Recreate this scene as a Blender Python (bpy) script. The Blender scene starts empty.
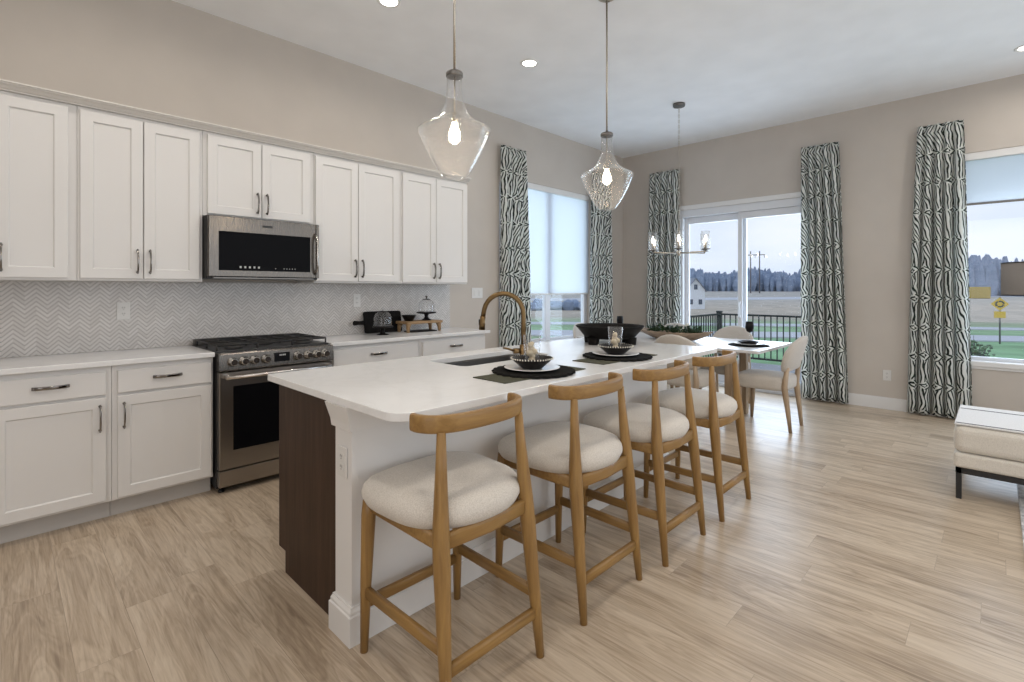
import bpy, bmesh, math, random
from mathutils import Vector, Matrix
random.seed(7)
C = bpy.context.scene.collection
S = bpy.context.scene
PI = math.pi

# ------------------------------------------------------------------ camera
cam = bpy.data.objects.new('camera', bpy.data.cameras.new('camera'))
C.objects.link(cam)
cam.data.sensor_width = 36.0
cam.data.lens = 498.1 / 1024 * 36.0
cam.data.shift_y = -(341 - 289.2) / 1024
cam.data.clip_start = 0.05
cam.data.clip_end = 2000
cam.location = (0, 0, 1.319)
YAW = 0.7725
cam.rotation_euler = (PI / 2, 0, YAW - PI / 2)
S.camera = cam

# ------------------------------------------------------------------ view
S.view_settings.view_transform = 'Standard'
S.view_settings.look = 'None'
S.view_settings.gamma = 1.0
S.view_settings.use_curve_mapping = False
S.view_settings.exposure = -0.12
S.cycles.use_denoising = True
S.cycles.max_bounces = 10
S.cycles.diffuse_bounces = 5
S.cycles.transparent_max_bounces = 24
S.cycles.sample_clamp_indirect = 4.0

# ------------------------------------------------------------------ sky
W = bpy.data.worlds.new('overcast_sky')
S.world = W
W.use_nodes = True
wn, wl = W.node_tree.nodes, W.node_tree.links
wbg = wn['Background']
wtc = wn.new('ShaderNodeTexCoord')
wsep = wn.new('ShaderNodeSeparateXYZ')
wl.new(wtc.outputs['Generated'], wsep.inputs[0])
wr = wn.new('ShaderNodeValToRGB')
wl.new(wsep.outputs['Z'], wr.inputs[0])
wr.color_ramp.elements[0].position = 0.0
wr.color_ramp.elements[0].color = (0.78, 0.85, 0.95, 1)
wr.color_ramp.elements[1].position = 0.45
wr.color_ramp.elements[1].color = (0.52, 0.64, 0.86, 1)
wno = wn.new('ShaderNodeTexNoise')
wno.inputs['Scale'].default_value = 2.2
wno.inputs['Detail'].default_value = 6
wmap = wn.new('ShaderNodeMapping')
wmap.inputs['Scale'].default_value = (1, 1, 4)
wl.new(wtc.outputs['Generated'], wmap.inputs[0])
wl.new(wmap.outputs[0], wno.inputs['Vector'])
wcr = wn.new('ShaderNodeValToRGB')
wcr.color_ramp.elements[0].position = 0.42
wcr.color_ramp.elements[0].color = (0, 0, 0, 1)
wcr.color_ramp.elements[1].position = 0.7
wcr.color_ramp.elements[1].color = (1, 1, 1, 1)
wl.new(wno.outputs['Fac'], wcr.inputs[0])
wmx = wn.new('ShaderNodeMixRGB')
wmx.inputs[2].default_value = (0.92, 0.95, 1.0, 1)
wl.new(wcr.outputs[0], wmx.inputs[0])
wl.new(wr.outputs[0], wmx.inputs[1])
wl.new(wmx.outputs[0], wbg.inputs[0])
wbg.inputs[1].default_value = 1.2


def area(name, loc, rot, sx, sy, power, col, spread=PI):
    l = bpy.data.lights.new(name, 'AREA')
    l.shape = 'RECTANGLE'
    l.size, l.size_y = sx, sy
    l.energy = power
    l.color = col
    l.spread = spread
    o = bpy.data.objects.new(name, l)
    C.objects.link(o)
    o.location = loc
    o.rotation_euler = rot
    return o


# added fill lamps in the unseen room behind and right of the camera
area('added_fill_front', (-2.35, -1.2, 1.75), (0, -PI / 2, 0), 2.4, 4.0, 58, (0.97, 0.98, 1.0))
area('added_fill_right', (3.6, -4.3, 1.85), (PI / 2, 0, 0), 5.6, 2.4, 95, (0.84, 0.92, 1.0))
# overcast daylight coming in through the three window openings
area('daylight_left_window', (5.0, 4.42, 1.68), (-PI / 2, 0, 0), 1.6, 1.9, 10, (0.72, 0.85, 1.0))
area('daylight_sliding_door', (7.05, 2.42, 1.25), (0, PI / 2, 0), 2.0, 1.5, 50, (0.72, 0.85, 1.0))
area('daylight_right_window', (7.05, -0.65, 1.38), (0, PI / 2, 0), 1.35, 1.7, 36, (0.72, 0.85, 1.0))


# ------------------------------------------------------------------ materials
def mat(name, col=(0.8, 0.8, 0.8), rough=0.5, metal=0.0, **kw):
    m = bpy.data.materials.new(name)
    m.use_nodes = True
    b = m.node_tree.nodes['Principled BSDF']
    b.inputs['Base Color'].default_value = (*col, 1)
    b.inputs['Roughness'].default_value = rough
    b.inputs['Metallic'].default_value = metal
    for k, v in kw.items():
        b.inputs[k.replace('_', ' ')].default_value = v
    return m


def nodes(m):
    return m.node_tree.nodes, m.node_tree.links, m.node_tree.nodes['Principled BSDF']


def coords(m, scale=(1, 1, 1), kind='Object'):
    n, l, b = nodes(m)
    tc = n.new('ShaderNodeTexCoord')
    mp = n.new('ShaderNodeMapping')
    mp.inputs['Scale'].default_value = scale
    l.new(tc.outputs[kind], mp.inputs[0])
    return mp.outputs[0]


def noise(m, vec, scale=5, detail=4, rough=0.5, dist=0.0):
    n, l, b = nodes(m)
    t = n.new('ShaderNodeTexNoise')
    t.inputs['Scale'].default_value = scale
    t.inputs['Detail'].default_value = detail
    t.inputs['Roughness'].default_value = rough
    t.inputs['Distortion'].default_value = dist
    if vec is not None:
        l.new(vec, t.inputs['Vector'])
    return t.outputs['Fac']


def ramp(m, fac, stops):
    n, l, b = nodes(m)
    r = n.new('ShaderNodeValToRGB')
    e = r.color_ramp.elements
    while len(e) < len(stops):
        e.new(0.5)
    for q, (p, c) in zip(e, stops):
        q.position = p
        q.color = (*c, 1)
    l.new(fac, r.inputs[0])
    return r.outputs[0]


def bump(m, fac, strength=0.2, dist=0.01):
    n, l, b = nodes(m)
    u = n.new('ShaderNodeBump')
    u.inputs['Strength'].default_value = strength
    u.inputs['Distance'].default_value = dist
    l.new(fac, u.inputs['Height'])
    l.new(u.outputs[0], b.inputs['Normal'])


def math_node(m, op, a, b2=None, c=None):
    n, l, b = nodes(m)
    t = n.new('ShaderNodeMath')
    t.operation = op
    for i, x in enumerate((a, b2, c)):
        if x is None:
            continue
        if isinstance(x, (int, float)):
            t.inputs[i].default_value = x
        else:
            l.new(x, t.inputs[i])
    return t.outputs[0]


def painted(name, col, rough=0.55, amt=0.03):
    m = mat(name, col, rough)
    n, l, b = nodes(m)
    f = noise(m, coords(m), 3, 3)
    lo = tuple(c * (1 - amt) for c in col)
    hi = tuple(min(1, c * (1 + amt)) for c in col)
    l.new(ramp(m, f, [(0.3, lo), (0.7, hi)]), b.inputs['Base Color'])
    bump(m, noise(m, coords(m), 180, 2), 0.04, 0.002)
    return m


def wooden(name, dark, light, scale=(30, 30, 2.2), rough=0.45):
    m = mat(name, light, rough)
    n, l, b = nodes(m)
    v = coords(m, scale)
    f = noise(m, v, 1.4, 6, 0.6, 0.4)
    l.new(ramp(m, f, [(0.3, dark), (0.52, tuple((a + c) / 2 for a, c in zip(dark, light))), (0.72, light)]), b.inputs['Base Color'])
    bump(m, f, 0.08, 0.003)
    if light[0] < 0.1:
        b.inputs['Specular IOR Level'].default_value = 0.15 if light[0] > 0.03 else 0.07
    return m


def metalled(name, col, rough, scale=(2, 2, 120)):
    m = mat(name, col, rough, 1.0)
    n, l, b = nodes(m)
    f = noise(m, coords(m, scale), 3, 3)
    l.new(ramp(m, f, [(0.3, (rough * 0.93,) * 3), (0.7, (rough * 1.07,) * 3)]), b.inputs['Roughness'])
    return m


def cloth(name, dark, light, scale=260, rough=0.9):
    m = mat(name, light, rough)
    n, l, b = nodes(m)
    v = coords(m)
    f = noise(m, v, scale, 3, 0.7)
    l.new(ramp(m, f, [(0.35, dark), (0.6, light)]), b.inputs['Base Color'])
    bump(m, f, 0.25, 0.002)
    b.inputs['Sheen Weight'].default_value = 0.25 if light[0] > 0.3 else 0.0
    b.inputs['Specular IOR Level'].default_value = 0.5 if light[0] > 0.3 else 0.06
    return m


def glassy(name, tint=(1, 1, 1), refl=1.0, haze=0.0, seeds=False, expo=4.0):
    """thin clear glass: transparent pane with a Fresnel reflection"""
    m = bpy.data.materials.new(name)
    m.use_nodes = True
    n, l = m.node_tree.nodes, m.node_tree.links
    n.clear()
    out = n.new('ShaderNodeOutputMaterial')
    tr = n.new('ShaderNodeBsdfTransparent')
    tr.inputs[0].default_value = (*tint, 1)
    gl = n.new('ShaderNodeBsdfGlossy')
    gl.inputs['Roughness'].default_value = 0.02
    lw = n.new('ShaderNodeLayerWeight')
    pw = n.new('ShaderNodeMath')
    pw.operation = 'POWER'
    pw.inputs[1].default_value = expo
    l.new(lw.outputs['Facing'], pw.inputs[0])
    mul = n.new('ShaderNodeMath')
    mul.operation = 'MULTIPLY_ADD'
    mul.inputs[1].default_value = 0.75 * refl
    mul.inputs[2].default_value = 0.03 * refl
    l.new(pw.outputs[0], mul.inputs[0])
    mx = n.new('ShaderNodeMixShader')
    l.new(mul.outputs[0], mx.inputs[0])
    l.new(tr.outputs[0], mx.inputs[1])
    l.new(gl.outputs[0], mx.inputs[2])
    last = mx.outputs[0]
    if haze or seeds:
        df = n.new('ShaderNodeBsdfTranslucent')
        df.inputs[0].default_value = (0.95, 0.95, 0.95, 1)
        d2 = n.new('ShaderNodeBsdfDiffuse')
        d2.inputs[0].default_value = (0.95, 0.95, 0.95, 1)
        dd = n.new('ShaderNodeMixShader')
        l.new(df.outputs[0], dd.inputs[1])
        l.new(d2.outputs[0], dd.inputs[2])
        m2 = n.new('ShaderNodeMixShader')
        if seeds:
            tc = n.new('ShaderNodeTexCoord')
            vo = n.new('ShaderNodeTexVoronoi')
            vo.inputs['Scale'].default_value = 120
            l.new(tc.outputs['Object'], vo.inputs['Vector'])
            lt = n.new('ShaderNodeMath')
            lt.operation = 'LESS_THAN'
            lt.inputs[1].default_value = 0.30
            l.new(vo.outputs['Distance'], lt.inputs[0])
            ma = n.new('ShaderNodeMath')
            ma.operation = 'MULTIPLY_ADD'
            ma.inputs[1].default_value = 0.19
            ma.inputs[2].default_value = haze
            l.new(lt.outputs[0], ma.inputs[0])
            l.new(ma.outputs[0], m2.inputs[0])
            bp = n.new('ShaderNodeBump')
            bp.inputs['Strength'].default_value = 0.2
            bp.inputs['Distance'].default_value = 0.004
            l.new(vo.outputs['Distance'], bp.inputs['Height'])
            l.new(bp.outputs[0], gl.inputs['Normal'])
        else:
            m2.inputs[0].default_value = haze
        l.new(last, m2.inputs[1])
        l.new(dd.outputs[0], m2.inputs[2])
        last = m2.outputs[0]
    l.new(last, out.inputs[0])
    return m


def emissive(name, col, strength):
    m = mat(name, (0.9, 0.9, 0.9), 0.5)
    n, l, b = nodes(m)
    b.inputs['Emission Color'].default_value = (*col, 1)
    b.inputs['Emission Strength'].default_value = strength
    return m


def translucent(name, col, trans=0.5, tcol=None):
    m = bpy.data.materials.new(name)
    m.use_nodes = True
    n, l = m.node_tree.nodes, m.node_tree.links
    n.clear()
    out = n.new('ShaderNodeOutputMaterial')
    d = n.new('ShaderNodeBsdfDiffuse')
    t = n.new('ShaderNodeBsdfTranslucent')
    d.inputs[0].default_value = (*col, 1)
    t.inputs[0].default_value = (*(tcol or col), 1)
    mx = n.new('ShaderNodeMixShader')
    mx.inputs[0].default_value = trans
    l.new(d.outputs[0], mx.inputs[1])
    l.new(t.outputs[0], mx.inputs[2])
    l.new(mx.outputs[0], out.inputs[0])
    return m, d, t


def floor_material():
    m = mat('oak_planks', (0.5, 0.4, 0.3), 0.34, Specular_IOR_Level=0.75)
    n, l, b = nodes(m)
    tc = n.new('ShaderNodeTexCoord')
    sp = n.new('ShaderNodeSeparateXYZ')
    l.new(tc.outputs['Object'], sp.inputs[0])
    cb = n.new('ShaderNodeCombineXYZ')
    rown = n.new('ShaderNodeTexWhiteNoise')
    rown.noise_dimensions = '1D'
    l.new(math_node(m, 'FLOOR', math_node(m, 'DIVIDE', sp.outputs['X'], 0.18)), rown.inputs['W'])
    l.new(math_node(m, 'ADD', sp.outputs['Y'], math_node(m, 'MULTIPLY', rown.outputs['Value'], 1.22)), cb.inputs[0])
    l.new(sp.outputs['X'], cb.inputs[1])
    br = n.new('ShaderNodeTexBrick')
    br.offset = 0.0
    br.inputs['Color1'].default_value = (0, 0, 0, 1)
    br.inputs['Color2'].default_value = (1, 1, 1, 1)
    br.inputs['Mortar'].default_value = (0.5, 0.5, 0.5, 1)
    br.inputs['Scale'].default_value = 1.0
    br.inputs['Mortar Size'].default_value = 0.0012
    br.inputs['Mortar Smooth'].default_value = 0.3
    br.inputs['Brick Width'].default_value = 1.22
    br.inputs['Row Height'].default_value = 0.18
    l.new(cb.outputs[0], br.inputs['Vector'])
    bw = n.new('ShaderNodeRGBToBW')
    l.new(br.outputs['Color'], bw.inputs[0])
    shift = math_node(m, 'MULTIPLY', bw.outputs[0], 37.0)
    cv = n.new('ShaderNodeCombineXYZ')
    l.new(math_node(m, 'MULTIPLY', sp.outputs['X'], 9.0), cv.inputs[0])
    l.new(math_node(m, 'ADD', math_node(m, 'MULTIPLY', sp.outputs['Y'], 1.1), shift), cv.inputs[1])
    l.new(shift, cv.inputs[2])
    big = noise(m, cv.outputs[0], 1.0, 3, 0.55, 1.2)
    cv2 = n.new('ShaderNodeCombineXYZ')
    l.new(math_node(m, 'MULTIPLY', sp.outputs['X'], 70.0), cv2.inputs[0])
    l.new(math_node(m, 'ADD', math_node(m, 'MULTIPLY', sp.outputs['Y'], 3.0), shift), cv2.inputs[1])
    fine = noise(m, cv2.outputs[0], 1.0, 5, 0.65, 0.6)
    # cathedral rings from the distorted long noise
    ring = math_node(m, 'FRACT', math_node(m, 'MULTIPLY', big, 9.0))
    ring = math_node(m, 'ABSOLUTE', math_node(m, 'SUBTRACT', ring, 0.5))
    f = math_node(m, 'ADD', math_node(m, 'MULTIPLY', big, 0.44),
                  math_node(m, 'ADD', math_node(m, 'MULTIPLY', fine, 0.42), math_node(m, 'MULTIPLY', ring, 0.16)))
    f = math_node(m, 'ADD', f, math_node(m, 'MULTIPLY', math_node(m, 'SUBTRACT', bw.outputs[0], 0.5), 0.10))
    col = ramp(m, f, [(0.28, (0.255, 0.188, 0.128)), (0.41, (0.42, 0.328, 0.236)), (0.52, (0.55, 0.448, 0.338)), (0.69, (0.66, 0.56, 0.44))])
    mx = n.new('ShaderNodeMixRGB')
    l.new(math_node(m, 'MULTIPLY', br.outputs['Fac'], 0.35), mx.inputs[0])
    l.new(col, mx.inputs[1])
    mx.inputs[2].default_value = (0.12, 0.085, 0.06, 1)
    l.new(mx.outputs[0], b.inputs['Base Color'])
    l.new(ramp(m, fine, [(0.3, (0.40,) * 3), (0.7, (0.27,) * 3)]), b.inputs['Roughness'])
    bump(m, math_node(m, 'SUBTRACT', fine, br.outputs['Fac']), 0.10, 0.003)
    return m


def tile_material():
    m = mat('herringbone_tile', (0.6, 0.57, 0.54), 0.25)
    n, l, b = nodes(m)
    tc = n.new('ShaderNodeTexCoord')
    sp = n.new('ShaderNodeSeparateXYZ')
    l.new(tc.outputs['Object'], sp.inputs[0])
    w = 0.050
    q = math_node(m, 'DIVIDE', sp.outputs['X'], w)
    colid = math_node(m, 'FLOOR', q)
    par = math_node(m, 'MODULO', math_node(m, 'ABSOLUTE', colid), 2.0)
    fx = math_node(m, 'FRACT', q)
    inv = math_node(m, 'SUBTRACT', 1.0, fx)
    tri = math_node(m, 'ADD', math_node(m, 'MULTIPLY', par, fx), math_node(m, 'MULTIPLY', math_node(m, 'SUBTRACT', 1.0, par), inv))
    ph = math_node(m, 'ADD', math_node(m, 'DIVIDE', sp.outputs['Z'], 0.027), math_node(m, 'MULTIPLY', tri, w * 1.0 / 0.027))
    fr = math_node(m, 'FRACT', ph)
    g1 = math_node(m, 'LESS_THAN', fr, 0.17)
    g2 = math_node(m, 'LESS_THAN', math_node(m, 'MINIMUM', fx, inv), 0.022)
    g = g1
    idv = n.new('ShaderNodeCombineXYZ')
    l.new(colid, idv.inputs[0])
    l.new(math_node(m, 'FLOOR', ph), idv.inputs[1])
    wh = n.new('ShaderNodeTexWhiteNoise')
    l.new(idv.outputs[0], wh.inputs['Vector'])
    tile = ramp(m, wh.outputs['Value'], [(0.0, (0.57, 0.545, 0.525)), (1.0, (0.66, 0.635, 0.615))])
    mx = n.new('ShaderNodeMixRGB')
    l.new(g, mx.inputs[0])
    l.new(tile, mx.inputs[1])
    mx.inputs[2].default_value = (0.31, 0.29, 0.275, 1)
    l.new(mx.outputs[0], b.inputs['Base Color'])
    l.new(math_node(m, 'ADD', math_node(m, 'MULTIPLY', g, 0.5), 0.25), b.inputs['Roughness'])
    bump(m, math_node(m, 'SUBTRACT', 1.0, g), 0.3, 0.002)
    return m


def quartz_material():
    m = mat('white_quartz', (0.8, 0.8, 0.8), 0.13)
    n, l, b = nodes(m)
    f = noise(m, coords(m), 1.6, 8, 0.65, 1.6)
    v = math_node(m, 'ABSOLUTE', math_node(m, 'SUBTRACT', f, 0.5))
    l.new(ramp(m, v, [(0.0, (0.755, 0.752, 0.752)), (0.02, (0.785, 0.783, 0.783)), (0.12, (0.80, 0.80, 0.80))]), b.inputs['Base Color'])
    return m


def curtain_material():
    m, d, t = translucent('zebra_print_cloth', (0.8, 0.8, 0.76), 0.38)
    n, l = m.node_tree.nodes, m.node_tree.links
    uv = n.new('ShaderNodeTexCoord').outputs['UV']

    def M(op, a, b2=None, c=None):
        x = n.new('ShaderNodeMath')
        x.operation = op
        for i, y in enumerate((a, b2, c)):
            if y is None:
                continue
            if isinstance(y, (int, float)):
                x.inputs[i].default_value = y
            else:
                l.new(y, x.inputs[i])
        return x.outputs[0]
    no = n.new('ShaderNodeTexNoise')
    no.inputs['Scale'].default_value = 7.0
    no.inputs['Detail'].default_value = 1.5
    l.new(uv, no.inputs['Vector'])
    sc = n.new('ShaderNodeSeparateColor')
    l.new(no.outputs['Color'], sc.inputs[0])
    sp = n.new('ShaderNodeSeparateXYZ')
    l.new(uv, sp.inputs[0])
    U = M('ADD', sp.outputs[0], M('MULTIPLY', M('SUBTRACT', sc.outputs[0], 0.5), 0.075))
    V = M('ADD', sp.outputs[1], M('MULTIPLY', M('SUBTRACT', sc.outputs[1], 0.5), 0.075))
    a = M('FRACT', M('DIVIDE', U, 0.20))
    b_ = M('FRACT', M('DIVIDE', V, 0.30))
    ca = M('ABSOLUTE', M('SUBTRACT', a, 0.5))          # 0 at the middle of a leaf
    cb = M('ABSOLUTE', M('SUBTRACT', b_, 0.5))         # .5 at the band between leaves
    edge = M('ADD', cb, M('MULTIPLY', ca, 0.34))        # pointed leaf ends
    taper = M('ADD', 1.0, M('MULTIPLY', M('POWER', cb, 2.0), 1.6))
    leaf = M('SINE', M('ADD', M('MULTIPLY', M('MULTIPLY', ca, taper), 2 * PI * 5.2), 0.9))
    slant = M('SINE', M('MULTIPLY', M('ADD', M('MULTIPLY', M('SUBTRACT', a, 0.5), 2.6), M('MULTIPLY', M('SUBTRACT', b_, 0.5), 1.1)), 2 * PI * 2.1))
    band = M('SINE', M('ADD', M('MULTIPLY', edge, 2 * PI * 8.0), M('MULTIPLY', a, 4.0)))
    wn_ = n.new('ShaderNodeTexWhiteNoise')
    cv = n.new('ShaderNodeCombineXYZ')
    l.new(M('FLOOR', M('DIVIDE', U, 0.20)), cv.inputs[0])
    l.new(M('FLOOR', M('DIVIDE', V, 0.30)), cv.inputs[1])
    l.new(cv.outputs[0], wn_.inputs['Vector'])
    pick = M('GREATER_THAN', wn_.outputs['Value'], 0.68)
    body = M('ADD', M('MULTIPLY', leaf, M('SUBTRACT', 1.0, pick)), M('MULTIPLY', slant, pick))
    isb = M('GREATER_THAN', edge, 0.5)
    f = M('ADD', M('MULTIPLY', body, M('SUBTRACT', 1.0, isb)), M('MULTIPLY', band, isb))
    r = n.new('ShaderNodeValToRGB')
    r.color_ramp.elements[0].position = 0.31
    r.color_ramp.elements[0].color = (0.035, 0.045, 0.04, 1)
    r.color_ramp.elements[1].position = 0.42
    r.color_ramp.elements[1].color = (0.84, 0.86, 0.83, 1)
    l.new(M('MULTIPLY_ADD', f, 0.5, 0.5), r.inputs[0])
    l.new(r.outputs[0], d.inputs[0])
    l.new(r.outputs[0], t.inputs[0])
    return m


MT = dict(
    wall=painted('greige_wall_paint', (0.54, 0.492, 0.443), 0.7),
    ceiling=painted('flat_ceiling_paint', (0.88, 0.89, 0.905), 0.8),
    trim=painted('white_trim_paint', (0.74, 0.735, 0.73), 0.4, 0.01),
    crown=painted('taupe_crown_paint', (0.72, 0.69, 0.65), 0.4, 0.01),
    cabinet=painted('white_cabinet_paint', (0.74, 0.725, 0.71), 0.38, 0.01),
    toe=painted('toe_kick_shaded_paint', (0.52, 0.50, 0.48), 0.5, 0.01),  # cabinet white darkened in colour for the shade beneath the cabinets
    island_white=painted('island_white_paint', (0.74, 0.725, 0.71), 0.4, 0.01),
    island_dark=wooden('dark_stained_wood', (0.040, 0.022, 0.013), (0.070, 0.040, 0.025), (26, 26, 1.6), 0.5),
    quartz=quartz_material(),
    floor=floor_material(),
    tile=tile_material(),
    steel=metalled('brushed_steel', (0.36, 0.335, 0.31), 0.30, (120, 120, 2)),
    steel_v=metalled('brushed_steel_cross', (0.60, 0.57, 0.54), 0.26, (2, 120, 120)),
    steel_mid=metalled('brushed_steel_dim', (0.135, 0.122, 0.11), 0.27, (120, 120, 2)),  # same brushed steel, darkened in colour against the bright light it reflects
    dark_steel=metalled('dark_steel', (0.20, 0.19, 0.18), 0.35),
    chrome=metalled('polished_nickel', (0.25, 0.235, 0.22), 0.10),
    sink_steel=metalled('sink_steel', (0.10, 0.095, 0.09), 0.4),
    bright_chrome=metalled('bright_chrome', (0.62, 0.60, 0.57), 0.16),
    brass=metalled('aged_brass', (0.19, 0.125, 0.060), 0.30),
    nickel=metalled('brushed_nickel_warm', (0.52, 0.47, 0.40), 0.28),
    iron=mat('cast_iron', (0.022, 0.021, 0.021), 0.55),
    black_glass=mat('black_oven_glass', (0.005, 0.005, 0.006), 0.06, Specular_IOR_Level=0.03),
    black_plastic=mat('black_plastic', (0.015, 0.015, 0.016), 0.4),
    display=mat('dark_display', (0.012, 0.013, 0.016), 0.1),
    mark=mat('pale_print', (0.55, 0.56, 0.56), 0.5),
    plate=mat('outlet_plastic', (0.70, 0.69, 0.67), 0.35),
    slot=mat('outlet_slot', (0.12, 0.11, 0.10), 0.5),
    oak=wooden('golden_oak', (0.225, 0.120, 0.036), (0.36, 0.210, 0.066), (34, 34, 2.4), 0.4),
    oak_x=wooden('golden_oak_crosswise', (0.225, 0.120, 0.036), (0.36, 0.210, 0.066), (2.4, 34, 34), 0.4),
    oak_y=wooden('golden_oak_lengthwise', (0.225, 0.120, 0.036), (0.36, 0.210, 0.066), (34, 2.4, 34), 0.4),
    pale_oak=wooden('pale_oak', (0.30, 0.21, 0.13), (0.50, 0.38, 0.26), (34, 34, 2.4), 0.45),
    riser_wood=wooden('riser_wood', (0.22, 0.13, 0.06), (0.40, 0.26, 0.13), (3, 34, 34), 0.55),
    bowl_wood=wooden('carved_bowl_wood', (0.20, 0.14, 0.095), (0.40, 0.30, 0.21), (20, 3, 20), 0.65),
    cream=cloth('cream_boucle', (0.50, 0.455, 0.40), (0.66, 0.615, 0.555)),
    linen=cloth('linen_upholstery', (0.46, 0.42, 0.375), (0.60, 0.555, 0.50), 300),
    bench=cloth('bench_cloth', (0.60, 0.56, 0.50), (0.72, 0.68, 0.61), 220),
    throw=cloth('white_throw', (0.66, 0.66, 0.66), (0.78, 0.78, 0.78), 220),
    dark_stripe=cloth('charcoal_stripe', (0.03, 0.03, 0.035), (0.07, 0.07, 0.08), 220),
    olive=cloth('olive_napkin', (0.055, 0.055, 0.040), (0.095, 0.095, 0.07), 260),
    black_mat=cloth('black_woven_mat', (0.005, 0.005, 0.005), (0.016, 0.015, 0.014), 160),
    black_metal=mat('black_metal', (0.012, 0.012, 0.013), 0.4),
    black_ceramic=mat('black_ceramic', (0.009, 0.008, 0.008), 0.35, Specular_IOR_Level=0.15),
    black_wood=wooden('black_wood', (0.006, 0.005, 0.005), (0.014, 0.013, 0.012), (12, 12, 12), 0.55),
    bead=mat('ivory_bead', (0.72, 0.68, 0.60), 0.4),
    ceramic=mat('white_ceramic', (0.80, 0.79, 0.78), 0.15),
    coral=painted('cream_coral', (0.66, 0.56, 0.40), 0.6, 0.15),
    leaf=painted('dark_leaf', (0.018, 0.05, 0.016), 0.5, 0.4),
    flower=painted('white_flower', (0.75, 0.75, 0.70), 0.7, 0.1),
    table_top=mat('pale_table_top', (0.70, 0.69, 0.69), 0.22),
    window_glass=glassy('window_glass', (0.97, 0.985, 1.0), 0.8),
    clear_glass=glassy('clear_glass', (0.98, 0.98, 0.98), 1.0, 0.03),
    seeded_glass=glassy('seeded_glass', (0.95, 0.95, 0.95), 1.15, 0.012, True, expo=2.2),
    smoke_glass=glassy('smoked_glass', (0.10, 0.09, 0.09), 1.0),
    bulb=emissive('warm_bulb', (1.0, 0.80, 0.55), 28),
    candle=emissive('candle_bulb', (1.0, 0.88, 0.72), 20),
    can=emissive('downlight_lens', (1.0, 0.93, 0.82), 9),
    can_trim=mat('downlight_trim', (0.8, 0.8, 0.79), 0.4),
    curtain=curtain_material(),
    lamp_shade=cloth('grey_shade_linen', (0.22, 0.20, 0.185), (0.29, 0.265, 0.245), 300),
    rug=cloth('rug_pile', (0.32, 0.32, 0.33), (0.66, 0.65, 0.64), 22, 0.95),
    railing=mat('black_railing', (0.012, 0.018, 0.017), 0.5),
    deck=painted('grey_deck', (0.42, 0.43, 0.45), 0.7, 0.1),
    vinyl=mat('white_vinyl', (0.70, 0.72, 0.76), 0.35),
    house=painted('white_siding', (0.80, 0.82, 0.85), 0.7),
    house_roof=painted('grey_shingle', (0.22, 0.24, 0.28), 0.8, 0.1),
    house_win=mat('house_window', (0.10, 0.12, 0.16), 0.2),
    pole=mat('weathered_pole', (0.16, 0.15, 0.16), 0.8),
    road=painted('pale_road', (0.56, 0.57, 0.60), 0.8, 0.06),
    sign=mat('yellow_sign', (0.80, 0.48, 0.02), 0.4),
    sign_black=mat('sign_black', (0.02, 0.02, 0.02), 0.5),
    shrub=painted('shrub_leaf', (0.20, 0.28, 0.18), 0.7, 0.4),
    skip_yellow=painted('yellow_steel', (0.50, 0.36, 0.08), 0.6, 0.1),
)
MT['roller'], _d, _t = translucent('roller_shade_cloth', (0.80, 0.84, 0.90), 0.80, (0.92, 0.95, 0.99))
_n, _l = MT['roller'].node_tree.nodes, MT['roller'].node_tree.links
_o = [q for q in _n if q.type == 'OUTPUT_MATERIAL'][0]
_src = _o.inputs[0].links[0].from_socket
_tr = _n.new('ShaderNodeBsdfTransparent')
_tr.inputs[0].default_value = (0.97, 0.98, 1.0, 1)
_mx = _n.new('ShaderNodeMixShader')
_mx.inputs[0].default_value = 0.38
_l.new(_src, _mx.inputs[1])
_l.new(_tr.outputs[0], _mx.inputs[2])
_l.new(_mx.outputs[0], _o.inputs[0])


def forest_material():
    m = mat('hazed_winter_trees', (0.1, 0.12, 0.15), 0.95)
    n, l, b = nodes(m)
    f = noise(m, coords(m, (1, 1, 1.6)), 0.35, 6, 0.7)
    l.new(ramp(m, f, [(0.3, (0.20, 0.26, 0.36)), (0.55, (0.30, 0.36, 0.47)), (0.75, (0.42, 0.46, 0.55))]), b.inputs['Base Color'])  # distance haze put into the tree colours as pale blue-grey
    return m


def ground_material():
    m = mat('grass_and_field', (0.2, 0.3, 0.1), 0.95)
    n, l, b = nodes(m)
    tc = n.new('ShaderNodeTexCoord')
    sp = n.new('ShaderNodeSeparateXYZ')
    l.new(tc.outputs['Object'], sp.inputs[0])
    ln = n.new('ShaderNodeVectorMath')          # the lawn ends along the line of the roads
    ln.operation = 'DOT_PRODUCT'
    ln.inputs[1].default_value = (0.716, 0.698, 0)
    l.new(tc.outputs['Object'], ln.inputs[0])
    wob = noise(m, coords(m), 0.10, 4)
    r = math_node(m, 'ADD', ln.outputs['Value'], math_node(m, 'MULTIPLY', math_node(m, 'SUBTRACT', wob, 0.5), 10.0))
    t = math_node(m, 'DIVIDE', r, 150.0)
    base = ramp(m, t, [(0.0, (0.26, 0.50, 0.23)), (0.13, (0.30, 0.52, 0.27)), (0.26, (0.36, 0.50, 0.28)), (0.36, (0.56, 0.48, 0.38)), (0.6, (0.62, 0.53, 0.42)), (0.9, (0.56, 0.52, 0.46))])
    f = noise(m, coords(m, (1, 1, 1)), 0.35, 7, 0.72)
    mx = n.new('ShaderNodeMixRGB')
    mx.blend_type = 'MULTIPLY'
    mx.inputs[0].default_value = 0.7
    l.new(base, mx.inputs[1])
    l.new(ramp(m, f, [(0.35, (0.45, 0.46, 0.45)), (0.62, (1, 1, 1))]), mx.inputs[2])
    l.new(mx.outputs[0], b.inputs['Base Color'])
    return m


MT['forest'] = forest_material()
MT['ground'] = ground_material()


# ------------------------------------------------------------------ mesh helpers
def nb():
    return bmesh.new()


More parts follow.
